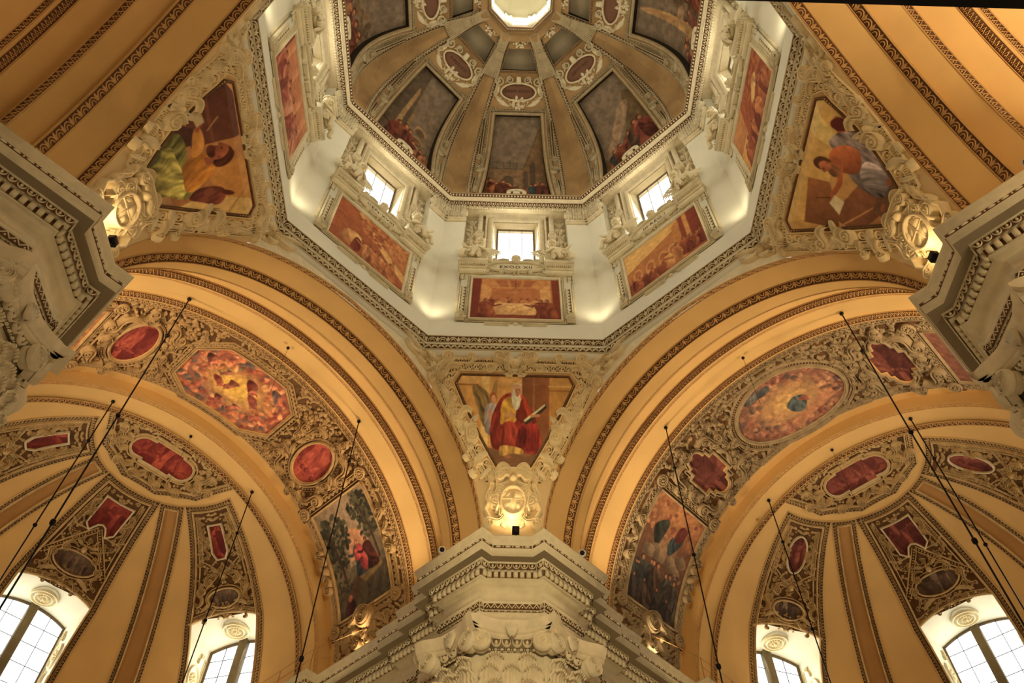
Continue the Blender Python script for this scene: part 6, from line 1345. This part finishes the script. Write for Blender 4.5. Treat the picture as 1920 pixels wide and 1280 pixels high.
me_ast, me_asg, me_ass = merge(cm, 'relief', 'stuccoA'), merge(cg, 'relief_ground', 'groundM'), merge(sgl, 'shade_brown_strip', 'strip')
# windows of the apses
GR = 10.05
def win_meshes():
    B, G_ = [], []
    us = [(-1.86, ph) for ph in np.linspace(1.5, 31, 14)]+[(u, float(arcphi(u))) for u in np.linspace(-1.86, 1.86, 15)[1:-1]]+[(1.86, ph) for ph in np.linspace(31, 1.5, 14)]
    for u, ph in us:
        p = math.radians(ph); rho = math.sqrt(max(0, (RA*math.cos(p))**2-u*u)); z = H0+RA*math.sin(p); B.append((22.5+rho, -u, z)); G_.append((22.5+GR, -u*.97, z-.06*(ph > 25)))
    n = len(B); m = M(); m.add(B+G_, [(i, i+1, n+i+1, n+i) for i in range(n-1)]+[(0, n-1, 2*n-1, n)]); rv = m.mesh('reveal', 'white')
    zt = lambda u: H0+RA*math.sin(math.radians(float(arcphi(u))))-.08
    fr = M(lambda V: np.stack([22.5+GR-V[:, 2], -V[:, 0], V[:, 1]], 1)); P = [(-1.78, 20.3)]+[(u, zt(u)) for u in np.linspace(-1.78, 1.78, 13)]+[(1.78, 20.3)]
    fr.ribbon(P, .12, -.05, .08, True); fm = fr.mesh('window_frame', 'frameM')
    mu = M(fr.f); mu.box(-.2, .2, 20.2, zt(0)+.02, -.05, .3); mm = mu.mesh('mullion', 'frameM')
    bb = M(fr.f)
    for u in (-.98, .98): bb.box(u-.012, u+.012, 20.3, zt(u), 0, .03)
    for z in (21.3, 22.3, 23.3, 24.2): bb.box(-1.75, -.2, z-.01, z+.01, 0, .025); bb.box(.2, 1.75, z-.01, z+.01, 0, .025)
    bm = bb.mesh('glazing_bars', 'black')
    panes = []
    for u0, u1 in ((-1.78, -.98), (-.98, -.2), (.2, .98), (.98, 1.78)):
        pn = M(lambda V: np.stack([22.5+GR+.03-V[:, 2], -V[:, 0], V[:, 1]], 1)); pn.grid(lambda a, b, u0=u0, u1=u1: (u0+(u1-u0)*a, 20.3+(np.interp(u0+(u1-u0)*a, np.linspace(-1.8, 1.8, 19), [zt(q) for q in np.linspace(-1.8, 1.8, 19)])-20.3)*b, 0*a), 4, 1); panes.append(pn.mesh('pane', 'glass'))
    so = M(lambda V: np.stack([22.5+8.95+V[:, 1], -V[:, 0], 25.02-V[:, 2]+0*V[:, 0]], 1)); so.ring(0, 0, .62, .62, .1, 0, .1, 20); so.ring(0, 0, .42, .42, .08, 0, .12, 18); so.rosette(0, 0, .32, 12, 0, .2)
    for s in (-1, 1):
        sf = M(lambda V, s=s: np.stack([22.5+9.3+V[:, 0], -s*(1.82-V[:, 2]), 22.9+V[:, 1]], 1)); sf.ring(0, 0, .42, .62, .09, 0, .08, 18); sf.rosette(0, 0, .28, 12, 0, .18); sf.scroll((0, .8), (.2, 1.2), .2, .1, .08, 0, .1); sf.scroll((0, -.8), (.2, -1.2), .2, .1, .08, 0, .1)
        band(sf, None, [(.55, -2.2), (.55, 1.3)], .14, 'zig', .16, .05)
        so.V += sf.V; so.Q += [q+so.n for q in sf.Q]; so.T += [q+so.n for q in sf.T]; so.n += sf.n
    return rv, fm, mm, bm, panes, so.mesh('soffit_rosettes', 'stuccoW')
WM = win_meshes()
def rot_about_apse(o, th):                           # turn a part about the vertical axis of the apse (canonical centre 22.5,0)
    a = -math.radians(th); o.matrix_local = Matrix.Translation((22.5, 0, 0)) @ Matrix.Rotation(a, 4, 'Z') @ Matrix.Translation((-22.5, 0, 0))
wn = 9
for arm in (1, 0):
    az = arm*PI/2; nm = 'left' if arm == 1 else 'right'
    t = thing('ceiling_apse', 'ribbed ochre half dome of the %s apse' % nm, 'apse', az=az, kind='structure')
    part(t, 'apse_shell', me_aps); part(t, 'apse_wall', me_apw); part(t, 'relief', me_ast, 'cream stucco relief', kind='stuff'); part(t, 'relief_ground', me_asg, 'brown ground'); part(t, 'shade_brown_strip', me_ass, 'flush strips with recess shade put into their brown')
    for c in (-61, 0, 61):
        pos = {0: 'in the middle of', 61: 'on the right of', -61: 'on the left of'}[c]
        t = thing('window_%d' % wn, 'tall arched two-light window %s the %s apse' % (pos, nm), 'window', az=az, kind='structure', group='apse windows'); wn += 1
        for me, pn in ((WM[0], 'reveal'), (WM[1], 'window_frame'), (WM[2], 'mullion'), (WM[3], 'glazing_bars')): rot_about_apse(part(t, pn, me), c)
        rot_about_apse(part(t, 'soffit_rosettes', WM[5], kind='stuff'), c)
        for me in WM[4]: rot_about_apse(part(t, 'pane', me), c)
        pw = .74 if c == 0 else .44; F = f_apse(c); sd = 200+arm*10+c//61
        oval = arm == 0 and c != 0
        t = thing('apse_painting', 'small red %s high %s the %s apse' % ('oval picture' if oval else 'picture', pos, nm), 'painting', az=az, group='red pictures of the apses')
        if oval: K = elp(0, v_(55.3), .5, .95, 22)
        elif c == 0: K = [(-.74, v_(52)), (-.74, v_(61.5)), (.74, v_(61.5)), (.74, v_(52)), (.45, v_(50.5)), (.2, v_(53)), (0, v_(53.6)), (-.2, v_(53)), (-.45, v_(50.5))]
        else: K = [(-.42, v_(52)), (-.36, v_(60.5)), (.36, v_(60.5)), (.42, v_(52)), (.22, v_(49.8)), (-.22, v_(49.8))]
        part(t, 'painted_canvas', mono_med(sd, 0, v_(55.8), .8, .99, F, .035, lo=(100, 24, 20) if arm == 1 else (84, 30, 24), hi=(206, 84, 58) if arm == 1 else (176, 88, 64), keep=inpoly(K), w=.04, ppl=3))
        mf = M(F); mf.ribbon(offs(K, 0, True), .09, .02, .14, True, sub=.4); part(t, 'frame', mf.mesh('frame', 'stucco'))
        t = thing('lunette_painting', 'grey brown picture over the window %s the %s apse' % (pos, nm), 'painting', az=az, group='grey brown pictures of the apses')
        cv, ru, rv_ = (v_(40.5), 1.08, .5) if c == 0 else (v_(38.2), .84, .44)
        part(t, 'painted_canvas', mono_med(sd+5, 0, cv, ru, rv_, F, .035, lo=(64, 46, 34), hi=(160, 132, 98), keep=inell(0, cv, ru, rv_), w=.04, ppl=4)); mf = M(F); mf.ribbon(elp(0, cv, ru, rv_, 22), .05, .02, .14, True); part(t, 'frame', mf.mesh('frame', 'stucco'))
    t = thing('apse_medallion', 'long red medallion at the crown of the %s apse' % nm, 'painting', az=az, group='medallions at the crown of the apses')
    part(t, 'painted_canvas', mono_med(230+arm, 0, 1.3, 1.7, .85, f_cap, .03, lo=(110, 26, 20) if arm == 1 else (96, 36, 28), hi=(222, 90, 58) if arm == 1 else (190, 96, 70), keep=inpoly(MED), w=.04, ppl=7)); mf = M(f_cap); mf.ribbon(MED, .06, .02, .12, True); part(t, 'frame', mf.mesh('frame', 'stucco'))

# ---------------------------------------------------------------- hanging rods, small lamps and cameras, gallery rail
def tube(pts, r, n=6):
    m = M(); V = []; Q = []
    for i, p in enumerate(pts):
        d = np.array(pts[min(i+1, len(pts)-1)], float)-np.array(pts[max(i-1, 0)], float); d /= np.linalg.norm(d); a = np.cross(d, (0, 0, 1) if abs(d[2]) < .9 else (1, 0, 0)); a /= np.linalg.norm(a); b = np.cross(d, a)
        for j in range(n): V.append(np.array(p)+r*(a*math.cos(2*PI*j/n)+b*math.sin(2*PI*j/n)))
    for i in range(len(pts)-1):
        for j in range(n): Q.append((i*n+j, i*n+(j+1) % n, (i+1)*n+(j+1) % n, (i+1)*n+j))
    return m.add(V, Q)
def ballm(c, r, n=8):
    m = M(); m.f = None; V = []; Q = []
    for i in range(n+1):
        for j in range(n): a = PI*i/n; b = 2*PI*j/n; V.append((c[0]+r*math.sin(a)*math.cos(b), c[1]+r*math.sin(a)*math.sin(b), c[2]+r*math.cos(a)))
    for i in range(n):
        for j in range(n): Q.append((i*n+j, i*n+(j+1) % n, (i+1)*n+(j+1) % n, (i+1)*n+j))
    return m.add(V, Q)
me_knot = ballm((0, 0, 0), .085).mesh('knot', 'black'); me_hook = ballm((0, 0, 0), .09).mesh('ceiling_hook', 'black')
RODS = [(1, 61, 9.40, 14.4, 'from the first arch on the left, nearer the centre'), (1, 118, 9.40, 14.5, 'from the first arch on the left, at far left'), (1, 64.4, 9.25, 21.75, 'from the far left arch, nearer the centre'), (1, 113.2, 9.25, 21.8, 'from the far left arch, at far left'),
        (0, 61.6, 9.40, 14.35, 'from the first arch on the right, at far right'), (0, 118.8, 9.40, 14.35, 'from the first arch on the right, nearer the centre'), (0, 66, 9.25, 21.65, 'from the far right arch, at far right'), (0, 114.3, 9.25, 21.7, 'from the far right arch, nearer the centre')]
for arm, tdeg, r, Y, lab in RODS:
    a = math.radians(tdeg); l = r*math.cos(a); z = H0+r*math.sin(a); base = (Y, -l, z)
    t = thing('hanging_rod', 'thin black rod hanging '+lab, 'rod', base, arm*PI/2, group='black rods hanging from the arches')
    part(t, 'rod', tube([(0, 0, 0), (0, 0, 4.0-z)], .028).mesh('rod', 'black')); part(t, 'ceiling_hook', me_hook)
    for d in (-2.6, -7.3, -12.0, -12.06): part(t, 'knot', me_knot, loc=(0, 0, d))
for arm, tdeg, r, Y, lb in ((1, 89, 9.25, 21.77, 'tiny dark boss with a thread on the arch before the left apse'), (1, 89.1, 9.30, 14.26, 'tiny dark boss at the crown of the left crossing arch'),
        (0, 90.1, 9.25, 21.72, 'tiny dark boss on the arch before the right apse'), (0, 90.1, 9.30, 14.27, 'tiny dark boss at the crown of the right crossing arch'), (0, 90.5, 9.40, 12.68, 'small ochre disc on the right crossing arch, lower one'),
        (0, 60, 9.40, 12.67, 'small ochre disc on the right crossing arch, near the right pier'), (0, 121, 9.25, 21.94, 'small ochre disc on the arch before the right apse')):
    a = math.radians(tdeg); base = (Y, -r*math.cos(a), H0+r*math.sin(a)); m = ballm((0, 0, .0), .075)
    t = thing('ceiling_hook', lb, 'boss', base, arm*PI/2, group='tiny bosses on the arches'); part(t, 'boss', m.mesh('boss', 'strip' if (Y < 13 or tdeg > 120) else 'black'))
    if Y > 14 and tdeg < 90.2: part(t, 'thread', tube([(0, 0, 0), (.02, .01, -3.2)], .008, 4).mesh('thread', 'black'))
def camera_prop(pos, az, d, lab):
    t = thing('security_camera', lab, 'camera', pos, az, group='round cameras on the cornices')
    m = ballm((0, 0, .12), .15, 10); part(t, 'housing', m.mesh('housing', 'white2')); dd = np.array(d, float); dd /= np.linalg.norm(dd)
    part(t, 'lens', ballm(tuple(np.array((0, 0, .12))+dd*.07), .105, 10).mesh('lens', 'lens')); part(t, 'bracket', tube([(0, 0, -.08), (0, 0, .05)], .05).mesh('bracket', 'white2'))
    return t
camera_prop((7.06, 10.7, 20.08), 0, (-.5, -.6, -.4), 'small round camera on the cornice left of the bottom centre pier')
camera_prop((10.7, 7.06, 20.08), 0, (-.6, -.5, -.4), 'small round camera on the cornice right of the bottom centre pier')
camera_prop((7.06, -11.3, 20.08), 0, (-.6, .2, -.5), 'round white camera on the cornice of the right pier')
for k in (0, 3, 1):
    base = (11.5, -.1, 20.02); t = thing('flood_lamp', 'small black flood lamp below the coat of arms %s' % EVP[k], 'lamp', base, PI/4+k*PI/2, group='flood lamps on the cornices')
    m = M(); m.add([(x, y, z) for x in (-.1, .1) for y in (-.13, .13) for z in (.14, .38)], [(0, 1, 3, 2), (4, 6, 7, 5), (0, 4, 5, 1), (2, 3, 7, 6), (0, 2, 6, 4), (1, 5, 7, 3)]); part(t, 'housing', m.mesh('housing', 'black'))
    part(t, 'stand', tube([(0, 0, 0), (0, 0, .16)], .03).mesh('stand', 'black'))
for arm, s in ((1, 1), (0, -1)):                     # thin safety rail on top of the cornice
    t = thing('safety_rail', 'thin wire safety rail on the cornice of the %s arm' % ('left' if arm else 'right'), 'rail', (0, 0, 0), arm*PI/2, group='safety rails')
    y0 = -s*8.25
    for Y in (19.9, 22.2): part(t, 'post', tube([(Y, y0, 20), (Y, y0, 20.95)], .02).mesh('post', 'strip'))
    part(t, 'wire', tube([(16.5, -s*8.9, 20.9), (19.9, y0, 20.95), (22.2, y0, 20.95), (24, y0, 20.95)], .012, 4).mesh('wire', 'strip')); part(t, 'wire', tube([(19.9, y0, 20.5), (24, y0, 20.5)], .012, 4).mesh('wire', 'strip'))
t = thing('gallery_rail', 'dark moulded gallery edge crossing the top right corner', 'gallery', (-8.95, 0, 10.0), PI/4)
m = M(); y0, y1 = -8.0, 2.4
for (x0, x1, z0, z1) in ((-.32, .0, .0, .14), (-.32, -.05, .14, .3), (-.30, -.02, .3, .46)):
    m.add([(x, y, z) for x in (x0, x1) for y in (y0, y1) for z in (z0, z1)], [(0, 1, 3, 2), (4, 6, 7, 5), (0, 4, 5, 1), (2, 3, 7, 6), (0, 2, 6, 4), (1, 5, 7, 3)])
part(t, 'rail_moulding', m.mesh('rail_moulding', 'black'), kind='stuff')
m = M(); m.add([(x, y, z) for x in (-3.2, -.3) for y in (y0, y1) for z in (.02, .12)], [(0, 1, 3, 2), (4, 6, 7, 5), (0, 4, 5, 1), (2, 3, 7, 6), (0, 2, 6, 4), (1, 5, 7, 3)]); part(t, 'gallery_floor', m.mesh('gallery_floor', 'black'))
